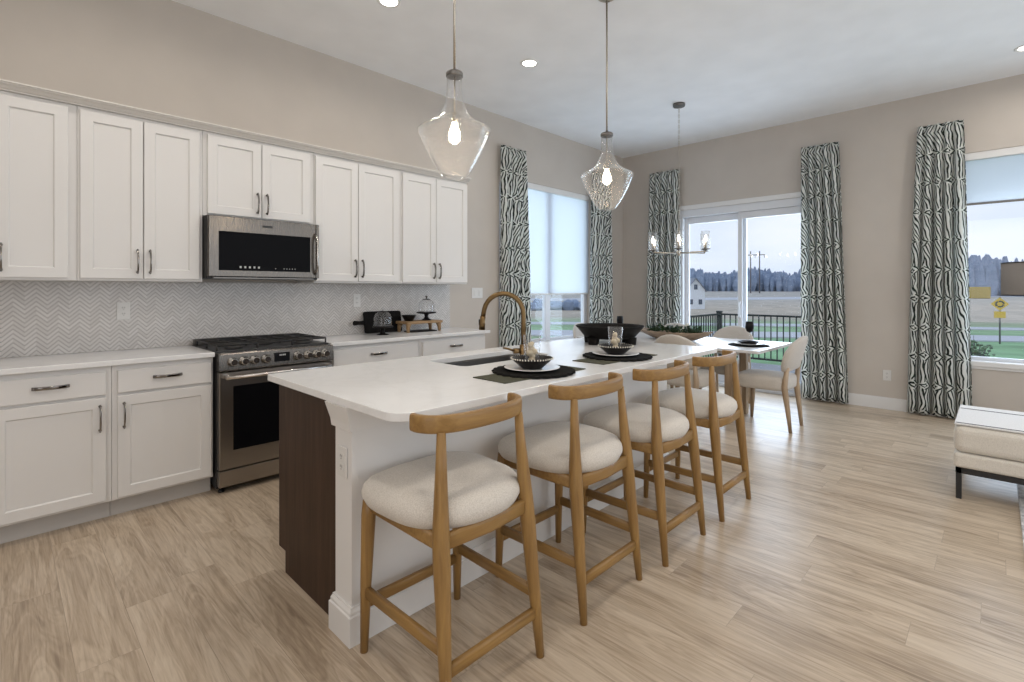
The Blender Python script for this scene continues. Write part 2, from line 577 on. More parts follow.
def box(bm, x0, x1, y0, y1, z0, z1, bev=0.0, seg=1):
    xs, ys, zs = sorted((x0, x1)), sorted((y0, y1)), sorted((z0, z1))
    v = [bm.verts.new((x, y, z)) for x in xs for y in ys for z in zs]
    fs = [bm.faces.new([v[i] for i in q]) for q in ((0, 1, 3, 2), (4, 6, 7, 5), (0, 4, 5, 1), (2, 3, 7, 6), (0, 2, 6, 4), (1, 5, 7, 3))]
    if bev:
        es = {e for f in fs for e in f.edges}
        bmesh.ops.bevel(bm, geom=list(es), offset=bev, segments=seg, affect='EDGES', profile=0.5)
    return v


def loft(bm, rings, cap0=True, cap1=True, smooth=True, closed=True):
    R = [[bm.verts.new(p) for p in r] for r in rings]
    n = len(R[0])
    for a, b in zip(R, R[1:]):
        for i in range(n if closed else n - 1):
            j = (i + 1) % n
            f = bm.faces.new((a[i], a[j], b[j], b[i]))
            f.smooth = smooth
    if cap0:
        bm.faces.new(list(reversed(R[0])))
    if cap1:
        bm.faces.new(R[-1])
    return R


def lathe(bm, prof, cx=0, cy=0, z=0, seg=32, cap0=True, cap1=True, smooth=True):
    rings = [[(cx + max(r, 1e-4) * math.cos(2 * PI * i / seg), cy + max(r, 1e-4) * math.sin(2 * PI * i / seg), z + h) for i in range(seg)] for r, h in prof]
    return loft(bm, rings, cap0, cap1, smooth)


def tube(bm, pts, rad, seg=10, cap=True, flat=None, up=None):
    """sweep a circle (or a flat=(w,h) rounded rectangle) along points"""
    pts = [Vector(p) for p in pts]
    if not isinstance(rad, (list, tuple)):
        rad = [rad] * len(pts)
    T = []
    for i in range(len(pts)):
        a = pts[max(i - 1, 0)]
        b = pts[min(i + 1, len(pts) - 1)]
        T.append((b - a).normalized())
    ref = Vector(up) if up else (Vector((0, 0, 1)) if abs(T[0].z) < 0.9 else Vector((1, 0, 0)))
    s = T[0].cross(ref).normalized()
    rings = []
    for i, (p, t) in enumerate(zip(pts, T)):
        if up:
            s = t.cross(Vector(up)).normalized()
        else:
            s = (s - t * s.dot(t)).normalized()
        u = s.cross(t)
        r = rad[i]
        ring = []
        for k in range(seg):
            a = 2 * PI * (k + 0.5) / seg
            ca, sa = math.cos(a), math.sin(a)
            if flat:
                e = 0.45
                ca = math.copysign(abs(ca) ** e, ca) * flat[0]
                sa = math.copysign(abs(sa) ** e, sa) * flat[1]
            ring.append(p + s * (ca * r) + u * (sa * r))
        rings.append(ring)
    return loft(bm, rings, cap, cap, True)


def sphere(bm, c, r, seg=16, sz=1.0):
    bmesh.ops.create_uvsphere(bm, u_segments=seg, v_segments=max(6, seg // 2), radius=1.0,
                              matrix=Matrix.Translation(c) @ Matrix.Diagonal((r, r, r * sz, 1)))
    for f in bm.faces:
        f.smooth = True


def prism(bm, poly, z0, z1, bev=0.0):
    a = [bm.verts.new((x, y, z0)) for x, y in poly]
    b = [bm.verts.new((x, y, z1)) for x, y in poly]
    n = len(poly)
    fs = [bm.faces.new(list(reversed(a))), bm.faces.new(b)]
    for i in range(n):
        j = (i + 1) % n
        fs.append(bm.faces.new((a[i], a[j], b[j], b[i])))
    if bev:
        es = set(fs[0].edges) | set(fs[1].edges)
        bmesh.ops.bevel(bm, geom=list(es), offset=bev, segments=2, affect='EDGES', profile=0.5)


def rrect(x0, x1, y0, y1, r, n=6):
    P = []
    for cx, cy, a0 in ((x1 - r, y0 + r, -PI / 2), (x1 - r, y1 - r, 0), (x0 + r, y1 - r, PI / 2), (x0 + r, y0 + r, PI)):
        for i in range(n + 1):
            a = a0 + PI / 2 * i / n
            P.append((cx + r * math.cos(a), cy + r * math.sin(a)))
    return P


def slab_with_hole(bm, outer, inner, z0, z1):
    def loop(poly, z):
        v = [bm.verts.new((x, y, z)) for x, y in poly]
        e = [bm.edges.new((v[i], v[(i + 1) % len(v)])) for i in range(len(v))]
        return v, e
    tops = []
    for z in (z1, z0):
        vo, eo = loop(outer, z)
        vi, ei = loop(inner, z)
        bmesh.ops.triangle_fill(bm, edges=eo + ei, use_beauty=True)
        tops.append((vo, vi))
    for k in (0, 1):
        a, b = tops[0][k], tops[1][k]
        for i in range(len(a)):
            j = (i + 1) % len(a)
            bm.faces.new((a[i], a[j], b[j], b[i]))
    bmesh.ops.recalc_face_normals(bm, faces=bm.faces)


def obj(name, bm, m, parent=None, fixn=True):
    if fixn:
        bmesh.ops.recalc_face_normals(bm, faces=bm.faces)
    me = bpy.data.meshes.new(name)
    bm.to_mesh(me)
    bm.free()
    if m is not None:
        me.materials.append(m)
    o = bpy.data.objects.new(name, me)
    C.objects.link(o)
    if parent:
        o.parent = parent
    return o


def tag(o, label, cat, group=None, kind=None):
    o['label'] = label
    o['category'] = cat
    if group:
        o['group'] = group
    if kind:
        o['kind'] = kind
    return o


def thing(name, label, cat, loc=(0, 0, 0), rz=0.0, group=None):
    o = bpy.data.objects.new(name, None)
    C.objects.link(o)
    o.empty_display_size = 0.05
    o.location = loc
    o.rotation_euler = (0, 0, rz)
    return tag(o, label, cat, group)


def struct(name, bm, m, parent=None):
    o = obj(name, bm, m, parent)
    if not parent:
        o['kind'] = 'structure'
    return o


def dup(root, loc, rz=None, label=None):
    def cp(o, par):
        c = o.copy()
        C.objects.link(c)
        if par is not None:
            c.parent = par
        for ch in list(o.children):
            cp(ch, c)
        return c
    r = cp(root, None)
    r.location = loc
    if rz is not None:
        r.rotation_euler = (0, 0, rz)
    if label:
        r['label'] = label
    return r


# ------------------------------------------------------------------ room shell
XB, YL, XF, YR, ZC = 6.8, 4.2, -2.6, -4.6, 3.37
TH = 0.16
bm = nb()
box(bm, XF - TH, XB + TH, YR - TH, YL + TH, -0.12, 0)
struct('floor', bm, MT['floor'])
bm = nb()
box(bm, XF - TH, XB + TH, YR - TH, YL + TH, ZC, ZC + 0.15)
struct('ceiling', bm, MT['ceiling'])

LWX = (4.10, 5.93)
LWZ = (0.64, 2.66)
bm = nb()
box(bm, XF - TH, LWX[0], YL, YL + TH, 0, ZC)
box(bm, LWX[1], XB + TH, YL, YL + TH, 0, ZC)
box(bm, LWX[0], LWX[1], YL, YL + TH, 0, LWZ[0])
box(bm, LWX[0], LWX[1], YL, YL + TH, LWZ[1], ZC)
struct('wall_left', bm, MT['wall'])

SDY = (1.56, 3.26)
SDZ = 2.44
RWY = (-1.55, 0.30)
RWZ = (0.60, 2.69)
bm = nb()
box(bm, XB, XB + TH, SDY[1], YL, 0, ZC)
box(bm, XB, XB + TH, SDY[0], SDY[1], SDZ, ZC)
box(bm, XB, XB + TH, RWY[1], SDY[0], 0, ZC)
box(bm, XB, XB + TH, RWY[0], RWY[1], 0, RWZ[0])
box(bm, XB, XB + TH, RWY[0], RWY[1], RWZ[1], ZC)
box(bm, XB, XB + TH, YR - TH, RWY[0], 0, ZC)
struct('wall_back', bm, MT['wall'])
bm = nb()
box(bm, XF, XB, YR - TH, YR, 0, ZC)
struct('wall_right', bm, MT['wall'])
bm = nb()
box(bm, XF - TH, XF, YR - TH, YL, 0, ZC)
struct('wall_front', bm, MT['wall'])


def baseboard(name, a, b, axis):
    bm = nb()
    for h0, h1, d in ((0, 0.105, 0.016), (0.105, 0.118, 0.012), (0.118, 0.130, 0.007)):
        if axis == 'x':
            box(bm, a, b, YL - d, YL - 0.0005, h0, h1)
        else:
            box(bm, XB - d, XB - 0.0005, a, b, h0, h1)
    return struct(name, bm, MT['trim'])


baseboard('baseboard_left', 3.42, XB - 0.02, 'x')
baseboard('baseboard_back', -4.5, SDY[0] - 0.06, 'y')
baseboard('baseboard_back.001', SDY[1] + 0.06, YL - 0.02, 'y')


# windows -----------------------------------------------------------
def frame_bars(bm, bars):
    for q in bars:
        box(bm, *q, bev=0.004)


# left window (in wall_left)
x0, x1 = LWX
z0, z1 = LWZ
bm = nb()
ya, yb = YL + 0.06, YL + 0.12
frame_bars(bm, [(x0, x0 + 0.055, ya, yb, z0, z1), (x1 - 0.075, x1, ya, yb, z0, z1), (5.005, 5.105, ya, yb, z0, z1)]
           + [(a, b, ya, yb, c, d) for a, b in ((x0 + 0.055, 5.005), (5.105, x1 - 0.075)) for c, d in ((z0, z0 + 0.035), (z1 - 0.06, z1))])
w1 = struct('window_1', bm, MT['vinyl'])
bm = nb()
box(bm, x0, x1, YL - 0.03, YL + 0.06, z0 - 0.025, z0 + 0.004, 0.005)
obj('window_sill', bm, MT['trim'], w1)
for a, b in ((x0 + 0.056, 5.005), (5.105, x1 - 0.076)):
    bm = nb()
    box(bm, a, b, YL + 0.088, YL + 0.094, z0 + 0.035, z1 - 0.06)
    obj('window_pane', bm, MT['window_glass'], w1)

# right window (in wall_back)
y0, y1 = RWY
z0, z1 = RWZ
bm = nb()
xa, xb = XB + 0.06, XB + 0.12
frame_bars(bm, [(xa, xb, y1 - 0.07, y1, z0, z1), (xa, xb, y0, y0 + 0.07, z0, z1),
                (xa, xb, y0 + 0.07, y1 - 0.07, z0, z0 + 0.04), (xa, xb, y0 + 0.07, y1 - 0.07, z1 - 0.06, z1)])
w2 = struct('window_2', bm, MT['vinyl'])
bm = nb()
box(bm, XB - 0.035, XB + 0.06, y0 - 0.03, y1 + 0.03, z0 - 0.05, z0 + 0.004, 0.006)
box(bm, XB - 0.018, XB - 0.0005, y0 - 0.02, y1 + 0.02, z0 - 0.075, z0 - 0.05, 0.004)
obj('window_sill', bm, MT['trim'], w2)
bm = nb()
box(bm, XB + 0.088, XB + 0.094, y0 + 0.07, y1 - 0.07, z0 + 0.04, z1 - 0.06)
obj('window_pane', bm, MT['window_glass'], w2)

# sliding door
y0, y1 = SDY
bm = nb()
frame_bars(bm, [(XB + 0.001, XB + 0.14, y1 - 0.04, y1, 0, SDZ), (XB + 0.001, XB + 0.14, y0, y0 + 0.04, 0, SDZ),
                (XB + 0.001, XB + 0.14, y0 + 0.04, y1 - 0.04, SDZ - 0.10, SDZ), (XB + 0.001, XB + 0.14, y0 + 0.04, y1 - 0.04, 0.0005, 0.05)])
d1 = struct('door_1', bm, MT['vinyl'])
bm = nb()
box(bm, XB - 0.02, XB - 0.0005, y0 - 0.05, y1 + 0.05, SDZ - 0.0, SDZ + 0.065, 0.004)
box(bm, XB - 0.018, XB - 0.0005, y1 - 0.005, y1 + 0.05, 0, SDZ, 0.004)
box(bm, XB - 0.018, XB - 0.0005, y0 - 0.05, y0 + 0.005, 0, SDZ, 0.004)
obj('door_casing', bm, MT['trim'], d1)
for a, b, xx in ((2.375, y1 - 0.041, XB + 0.075), (y0 + 0.041, 2.47, XB + 0.03)):
    bm = nb()
    frame_bars(bm, [(xx, xx + 0.04, a, a + 0.075, 0.051, SDZ - 0.101), (xx, xx + 0.04, b - 0.055, b, 0.051, SDZ - 0.101),
                    (xx, xx + 0.04, a + 0.075, b - 0.055, 0.051, 0.17), (xx, xx + 0.04, a + 0.075, b - 0.055, SDZ - 0.19, SDZ - 0.101)])
    sash = obj('door_panel', bm, MT['vinyl'], d1)
    bm = nb()
    box(bm, xx + 0.017, xx + 0.023, a + 0.075, b - 0.055, 0.17, SDZ - 0.19)
    obj('door_pane', bm, MT['window_glass'], sash)
bm = nb()
tube(bm, [(XB + 0.01, 2.43, 0.95), (XB - 0.03, 2.43, 0.98), (XB - 0.03, 2.43, 1.12), (XB + 0.01, 2.43, 1.15)], 0.009, 8)
obj('door_handle', bm, MT['vinyl'], d1)

# crown moulding above the wall cabinets
bm = nb()
prof = [(3.885, 2.400), (3.862, 2.400), (3.862, 2.407), (3.854, 2.410), (3.842, 2.422), (3.826, 2.430), (3.826, 2.435), (3.814, 2.436), (3.814, 2.444), (3.885, 2.444)]
loft(bm, [[(x, y, z) for y, z in prof] for x in (-0.375, 3.325)], smooth=False)
box(bm, -0.375, 3.325, 3.885, YL - 0.001, 2.4005, 2.412)
struct('trim_1', bm, MT['crown'])

# herringbone backsplash
bm = nb()
box(bm, -0.56, 3.345, YL - 0.012, YL - 0.0005, 0.9145, 1.369)
tag(obj('tile_backsplash', bm, MT['tile']), 'pale grey herringbone tile backsplash between counters and wall cabinets', 'backsplash', kind='structure')


# ------------------------------------------------------------------ cabinets
def shaker(bm, x0, x1, z0, z1, yb, yf, stile=0.06):
    def rr(a, b, c, d, y):
        return [(a, y, c), (b, y, c), (b, y, d), (a, y, d)]
    s = stile
    e = 0.0025
    loft(bm, [rr(x0, x1, z0, z1, yb), rr(x0, x1, z0, z1, yf + e), rr(x0 + e, x1 - e, z0 + e, z1 - e, yf),
              rr(x0 + s, x1 - s, z0 + s, z1 - s, yf), rr(x0 + s + 0.006, x1 - s - 0.006, z0 + s + 0.006, z1 - s - 0.006, yf + 0.009)], smooth=False)


def pull(parent, x, z, y, vertical=True, L=0.145):
    bm = nb()
    n = 9
    pts = []
    for i in range(n):
        t = -1 + 2 * i / (n - 1)
        d = 0.012 + 0.022 * (1 - t * t) ** 0.6
        if vertical:
            pts.append((x, y - d, z + t * L / 2))
        else:
            pts.append((x + t * L / 2, y - d, z))
    tube(bm, pts, 1.0, 12, flat=(0.0092, 0.0045) if vertical else (0.0045, 0.0092), up=(1, 0, 0) if vertical else (0, 0, 1))
    for t in (-0.92, 0.92):
        p = (x, y - 0.016, z + t * L / 2) if vertical else (x + t * L / 2, y - 0.016, z)
        q = (p[0], y - 0.0002, p[2])
        tube(bm, [q, p], 0.0075, 10)
    return obj('pull_handle', bm, MT['chrome'], parent)


def upper(label, x0, x1, z0, doors, hz=(1.42, 1.565)):
    t = thing('wall_cabinet', label, 'cabinet', ((x0 + x1) / 2, 4.04, z0), 0, 'white wall cabinets')
    cx = (x0 + x1) / 2
    bm = nb()
    box(bm, x0 - cx, x1 - cx, 3.88 - 4.04, YL - 0.002 - 4.04, 0, 2.3995 - z0, 0.002)
    obj('cabinet_box', bm, MT['cabinet'], t)
    for a, b, side in doors:
        bm = nb()
        dz0 = z0 + 0.014
        shaker(bm, a - cx, b - cx, dz0 - z0, 2.377 - z0, 3.8795 - 4.04, 3.858 - 4.04, 0.058)
        d = obj('door', bm, MT['cabinet'], t)
        hx = (b - 0.030) if side == 'r' else (a + 0.030)
        pull(d, hx - cx, (hz[0] + hz[1]) / 2 - z0, 3.858 - 4.04)
    return t


upper('tall white wall cabinet at the left edge of the run, cut by the photo edge', -0.37, 0.312, 1.37, [(-0.36, -0.036, 'r'), (-0.030, 0.272, 'l')])
upper('tall white two-door wall cabinet left of the microwave', 0.3135, 0.958, 1.37, [(0.324, 0.626, 'r'), (0.631, 0.937, 'l')])
upper('short white two-door wall cabinet directly above the microwave', 0.9595, 1.728, 1.824, [(0.985, 1.332, 'r'), (1.337, 1.692, 'l')], (1.87, 2.012))
upper('tall white two-door wall cabinet right of the microwave', 1.7295, 2.527, 1.37, [(1.738, 2.101, 'r'), (2.107, 2.503, 'l')])
upper('tall white two-door wall cabinet at the window end of the run', 2.5285, 3.32, 1.37, [(2.545, 2.914, 'r'), (2.920, 3.311, 'l')])


def base(label, x0, x1, dx0, dx1, side, group, double=False):
    cx = (x0 + x1) / 2
    t = thing('base_cabinet', label, 'cabinet', (cx, 3.9, 0), 0, group)
    bm = nb()
    box(bm, x0 - cx, x1 - cx, 3.635 - 3.9, YL - 0.014 - 3.9, 0.105, 0.8835, 0.002)
    obj('cabinet_box', bm, MT['cabinet'], t)
    bm = nb()
    box(bm, x0 - cx + 0.0005, x1 - cx - 0.0005, 3.695 - 3.9, 4.15 - 3.9, 0.0005, 0.1045)
    obj('toe_kick', bm, MT['toe'], t)
    bm = nb()
    e = 0.003
    a, b, c, d = dx0 - cx, dx1 - cx, 0.722, 0.852
    yb, yf = 3.6345 - 3.9, 3.613 - 3.9
    loft(bm, [[(a, yb, c), (b, yb, c), (b, yb, d), (a, yb, d)], [(a, yf + e, c), (b, yf + e, c), (b, yf + e, d), (a, yf + e, d)],
              [(a + e, yf, c + e), (b - e, yf, c + e), (b - e, yf, d - e), (a + e, yf, d - e)]], smooth=False)
    dr = obj('drawer', bm, MT['cabinet'], t)
    pull(dr, (dx0 + dx1) / 2 - cx, 0.797, yf, False)
    spans = [(dx0, dx1, side)] if not double else [(dx0, (dx0 + dx1) / 2 - 0.003, 'r'), ((dx0 + dx1) / 2 + 0.003, dx1, 'l')]
    for p, q, s in spans:
        bm = nb()
        shaker(bm, p - cx, q - cx, 0.12, 0.706, yb, yf, 0.058)
        dd = obj('door', bm, MT['cabinet'], t)
        hx = q - 0.028 if s == 'r' else p + 0.028
        pull(dd, hx - cx, 0.594, yf)
    return t


base('white base cabinet at the left photo edge with its pull beside the next cabinet', -0.06, 0.442, -0.045, 0.416, 'r', 'white base cabinets')
base('white single-door base cabinet right beside the oven range', 0.4435, 0.958, 0.468, 0.945, 'l', 'white base cabinets')
base('white base cabinet between the range and the corner unit, mostly behind the island', 1.738, 2.561, 1.765, 2.535, 'r', 'white base cabinets', True)
base('white base cabinet at the window end of the run, drawer seen past the faucet', 2.5625, 3.345, 2.59, 3.33, 'r', 'white base cabinets', True)

for nm, a, b, r in (('white quartz countertop with cut edge left of the range', -0.56, 0.959, 0.0), ('white quartz countertop under the cutting board and cake stand', 1.737, 3.385, 0.0)):
    bm = nb()
    box(bm, a, b, 3.595, YL - 0.0125, 0.884, 0.914, 0.003)
    tag(obj('countertop', bm, MT['quartz']), nm, 'countertop', 'wall run countertops')
base('white base cabinet out of the frame left of the cut-off base cabinet', -0.56, -0.062, -0.53, -0.085, 'l', 'white base cabinets')

# ------------------------------------------------------------------ microwave
t = thing('microwave', 'stainless over-the-range microwave with black glass door', 'microwave', (1.341, 4.0, 1.39))
X = lambda x: x - 1.341
Y = lambda y: y - 4.0
Z = lambda z: z - 1.39
bm = nb()
box(bm, X(0.964), X(1.7275), Y(3.81), Y(4.185), Z(1.392), Z(1.820), 0.003)
obj('body', bm, MT['black_plastic'], t)
bm = nb()
a, b, c, d = X(0.966), X(1.70), Z(1.405), Z(1.818)
g = (X(1.028), X(1.655), Z(1.448), Z(1.716))
yf = Y(3.772)
loft(bm, [[(a, Y(3.809), c), (b, Y(3.809), c), (b, Y(3.809), d), (a, Y(3.809), d)], [(a, yf + 0.004, c), (b, yf + 0.004, c), (b, yf + 0.004, d), (a, yf + 0.004, d)],
          [(a + 0.004, yf, c + 0.004), (b - 0.004, yf, c + 0.004), (b - 0.004, yf, d - 0.004), (a + 0.004, yf, d - 0.004)],
          [(g[0], yf, g[2]), (g[1], yf, g[2]), (g[1], yf, g[3]), (g[0], yf, g[3])], [(g[0], yf + 0.004, g[2]), (g[1], yf + 0.004, g[2]), (g[1], yf + 0.004, g[3]), (g[0], yf + 0.004, g[3])]], smooth=False)
mdoor = obj('door', bm, MT['steel_mid'], t)
bm = nb()
box(bm, g[0] + 0.0005, g[1] - 0.0005, yf + 0.0015, yf + 0.004, g[2] + 0.0005, g[3] - 0.0005)
obj('door_glass', bm, MT['black_glass'], mdoor)
for i, px in enumerate((1.165, 1.195, 1.225, 1.255, 1.285, 1.40, 1.46, 1.48, 1.50, 1.52, 1.54)):
    bm = nb()
    w = 0.006 if i < 5 else 0.003
    box(bm, X(px) - w, X(px) + w, yf + 0.0006, yf + 0.0014, Z(1.466), Z(1.480) if i < 5 else Z(1.471))
    obj('button', bm, MT['mark'], mdoor)
bm = nb()
box(bm, X(1.308), X(1.378), yf - 0.0015, yf, Z(1.760), Z(1.776), 0.0005)
obj('name_badge', bm, MT['black_plastic'], mdoor)
bm = nb()
box(bm, X(1.7015), X(1.7265), Y(3.775), Y(3.809), Z(1.405), Z(1.818), 0.003)
obj('side_trim', bm, MT['steel_mid'], t)
bm = nb()
tube(bm, [(X(1.69), yf + 0.002, Z(1.44)), (X(1.69), yf - 0.03, Z(1.462)), (X(1.69), yf - 0.042, Z(1.50)), (X(1.69), yf - 0.042, Z(1.67)), (X(1.69), yf - 0.03, Z(1.712)), (X(1.69), yf + 0.002, Z(1.735))], 1.0, 12, flat=(0.016, 0.006), up=(1, 0, 0))
obj('handle', bm, MT['steel_v'], mdoor)
bm = nb()
box(bm, X(1.0), X(1.69), Y(3.79), Y(3.808), Z(1.3915), Z(1.403), 0.002)
obj('vent_grille', bm, MT['dark_steel'], t)

# ------------------------------------------------------------------ range
t = thing('gas_range', 'stainless gas range with eight knobs and a black oven window', 'range', (1.348, 3.87, 0))
X = lambda x: x - 1.348
Y = lambda y: y - 3.87
bm = nb()
box(bm, X(0.968), X(1.728), Y(3.60), Y(4.183), 0.03, 0.905, 0.003)
obj('body', bm, MT['black_plastic'], t)
for fx in (1.0, 1.69):
    for fy in (3.62, 4.12):
        bm = nb()
        lathe(bm, [(0.018, 0.0), (0.018, 0.012), (0.012, 0.014), (0.012, 0.031)], X(fx), Y(fy), 0, 12)
        obj('foot', bm, MT['black_plastic'], t)
bm = nb()
box(bm, X(0.972), X(1.724), Y(3.555), Y(3.598), 0.045, 0.148, 0.004)
obj('drawer', bm, MT['steel'], t)
bm = nb()
a, b, c, d = X(0.972), X(1.724), 0.158, 0.785
g = (X(1.052), X(1.644), 0.275, 0.690)
yb, yf = Y(3.599), Y(3.548)
R4 = lambda a, b, c, d, y: [(a, y, c), (b, y, c), (b, y, d), (a, y, d)]
loft(bm, [R4(a, b, c, d, yb), R4(a, b, c, d, yf + 0.004), R4(a + 0.004, b - 0.004, c + 0.004, d - 0.004, yf), R4(g[0], g[1], g[2], g[3], yf), R4(g[0], g[1], g[2], g[3], yf + 0.004)], smooth=False)
od = obj('oven_door', bm, MT['steel'], t)
bm = nb()
box(bm, g[0] + 0.0005, g[1] - 0.0005, yf + 0.001, yf + 0.0045, g[2] + 0.0005, g[3] - 0.0005)
obj('oven_window', bm, MT['black_glass'], od)
bm = nb()
box(bm, X(1.372), X(1.42), yf - 0.0015, yf, 0.188, 0.198, 0.0004)
obj('name_badge', bm, MT['black_plastic'], od)
bm = nb()
tube(bm, [(X(0.995), yf - 0.05, 0.755), (X(1.70), yf - 0.05, 0.755)], 0.013, 14)
for hx in (1.01, 1.685):
    box(bm, X(hx) - 0.013, X(hx) + 0.013, yf - 0.048, yf + 0.0002, 0.742, 0.768, 0.003)
obj('door_handle', bm, MT['steel_v'], od)
bm = nb()
pr = [(Y(3.61), 0.792), (Y(3.548), 0.792), (Y(3.536), 0.80), (Y(3.545), 0.898), (Y(3.552), 0.906), (Y(3.61), 0.908)]
loft(bm, [[(x, y, z) for y, z in pr] for x in (X(0.9685), X(1.7275))], smooth=False)
cp = obj('control_panel', bm, MT['steel_mid'], t)
for kx in (1.045, 1.112, 1.178, 1.250, 1.462, 1.535, 1.598, 1.660):
    bm = nb()
    y0 = Y(3.5405)
    rings = []
    for r, dy in ((0.031, 0.002), (0.031, -0.006), (0.0245, -0.010), (0.023, -0.038), (0.020, -0.042)):
        rings.append([(X(kx) + r * math.cos(2 * PI * i / 20), y0 + dy, 0.850 + r * math.sin(2 * PI * i / 20)) for i in range(20)])
    loft(bm, rings)
    k = obj('knob', bm, MT['bright_chrome'], cp)
bm = nb()
box(bm, X(1.305), X(1.408), Y(3.536), Y(3.5405), 0.822, 0.884, 0.001)
dp = obj('display', bm, MT['display'], cp)
bm = nb()
for i in range(4):
    box(bm, X(1.338) + i * 0.011, X(1.345) + i * 0.011, Y(3.5352), Y(3.5359), 0.862, 0.872)
obj('clock_digits', bm, MT['mark'], dp)
bm = nb()
box(bm, X(0.9685), X(1.7275), Y(3.612), Y(4.185), 0.9055, 0.916, 0.003)
ct = obj('cooktop', bm, MT['black_plastic'], t)
bm = nb()
box(bm, X(0.972), X(1.724), Y(4.13), Y(4.183), 0.9165, 0.958, 0.004)
obj('back_guard', bm, MT['dark_steel'], t)
for bx, by, br in ((1.11, 3.74, 0.045), (1.11, 4.0, 0.036), (1.348, 3.87, 0.05), (1.586, 3.74, 0.05), (1.586, 4.0, 0.036)):
    bm = nb()
    lathe(bm, [(br + 0.012, 0), (br + 0.012, 0.006), (br, 0.008), (br, 0.016), (br - 0.006, 0.018)], X(bx), Y(by), 0.9165, 20)
    obj('burner', bm, MT['iron'], ct)
for gx0, gx1 in ((0.982, 1.228), (1.232, 1.464), (1.468, 1.714)):
    bm = nb()
    zt = 0.951
    def bar(p, q, r=0.0062):
        tube(bm, [(X(p[0]), Y(p[1]), zt), (X(q[0]), Y(q[1]), zt)], r, 6)
    ys = (3.64, 4.105)
    bar((gx0, ys[0]), (gx1, ys[0]))
    bar((gx0, ys[1]), (gx1, ys[1]))
    bar((gx0, ys[0]), (gx0, ys[1]))
    bar((gx1, ys[0]), (gx1, ys[1]))
    mx = (gx0 + gx1) / 2
    bar((mx, ys[0]), (mx, ys[1]))
    for yy in (3.74, 3.87, 4.0):
        bar((gx0, yy), (gx1, yy))
    for px in (gx0, gx1):
        for py in (ys[0], 3.87, ys[1]):
            tube(bm, [(X(px), Y(py), 0.9163), (X(px), Y(py), zt)], 0.006, 6)
    obj('grate', bm, MT['iron'], ct)


# ------------------------------------------------------------------ outlets
def outlet(label, loc, rz, gangs=1, kind='outlet', z=0.0, group='outlets and switches'):
    """faces -Y before turning"""
    t = thing('wall_outlet' if kind == 'outlet' else 'light_switch', label, 'outlet' if kind == 'outlet' else 'switch', loc, rz, group)
    bm = nb()
    w = 0.036 * gangs + (0.0 if gangs == 1 else 0.01)
    box(bm, -w, w, -0.006, -0.0003, -0.058, 0.058, 0.002)
    obj('cover_plate', bm, MT['plate'], t)
    for k in range(gangs):
        cx = (k - (gangs - 1) / 2) * 0.046 * 1.6
        if kind == 'outlet':
            for cz in (-0.02, 0.02):
                bm = nb()
                poly = rrect(cx - 0.017, cx + 0.017, cz - 0.014, cz + 0.014, 0.008, 4)
                loft(bm, [[(x, -0.0058, z_) for x, z_ in poly], [(x, -0.0078, z_) for x, z_ in poly]], smooth=False)
                so = obj('socket', bm, MT['plate'], t)
                bm = nb()
                for sx in (-0.006, 0.006):
                    box(bm, cx + sx - 0.0014, cx + sx + 0.0014, -0.0085, -0.0079, cz - 0.001, cz + 0.008)
                box(bm, cx - 0.002, cx + 0.002, -0.0085, -0.0079, cz - 0.009, cz - 0.005)
                obj('slots', bm, MT['slot'], so)
        else:
            bm = nb()
            box(bm, cx - 0.016, cx + 0.016, -0.010, -0.0058, -0.033, 0.033, 0.002)
            obj('rocker', bm, MT['plate'], t)
    return t


outlet('white duplex outlet on the tile left of the range', (0.572, YL - 0.012, 1.173), 0)
outlet('white outlet on the tile above the black cutting board', (2.266, YL - 0.012, 1.215), 0)
outlet('white double switch plate on the wall right of the backsplash', (3.745, YL, 1.276), 0, 2, 'switch')
outlet('white outlet low on the wall between the two right curtains', (XB, 0.869, 0.372), -PI / 2)

# ------------------------------------------------------------------ island
IX0, IX1, IY0, IY1 = 0.885, 3.455, 1.375, 2.495
SK = (1.69, 2.40, 1.995, 2.325)     # sink opening
t = thing('kitchen_island', 'white and dark wood kitchen island base under the quartz top', 'island', (2.15, 2.05, 0))
X = lambda x: x - 2.15
Y = lambda y: y - 2.05
bm = nb()
box(bm, X(0.945), X(3.36), Y(1.93), Y(2.44), 0.105, 0.66, 0.002)
box(bm, X(0.945), X(1.62), Y(1.93), Y(2.44), 0.66, 0.883, 0.002)
box(bm, X(2.47), X(3.36), Y(1.93), Y(2.44), 0.66, 0.883, 0.002)
box(bm, X(1.62), X(2.47), Y(2.40), Y(2.44), 0.66, 0.883)
box(bm, X(1.0), X(3.34), Y(1.93), Y(2.37), 0.0005, 0.105)
obj('dark_cabinet', bm, MT['island_dark'], t)
bm = nb()
pr = [(Y(1.846), 0.0005), (Y(2.375), 0.0005), (Y(2.375), 0.10), (Y(2.45), 0.10), (Y(2.45), 0.8835), (Y(1.846), 0.8835)]
loft(bm, [[(x, y, z) for y, z in pr] for x in (X(0.925), X(0.9445))], smooth=False)
obj('end_panel', bm, MT['island_dark'], t)
bm = nb()
box(bm, X(0.925), X(3.36), Y(1.7165), Y(1.845), 0.0005, 0.8835)
obj('knee_wall', bm, MT['island_white'], t)
bm = nb()
box(bm, X(0.909), X(0.9248), Y(1.7165), Y(1.8445), 0.0005, 0.80)
po = obj('end_pilaster', bm, MT['island_white'], t)
bm = nb()
box(bm, X(3.3602), X(3.372), Y(1.7165), Y(1.8445), 0.0005, 0.80)
obj('end_pilaster', bm, MT['island_white'], t)
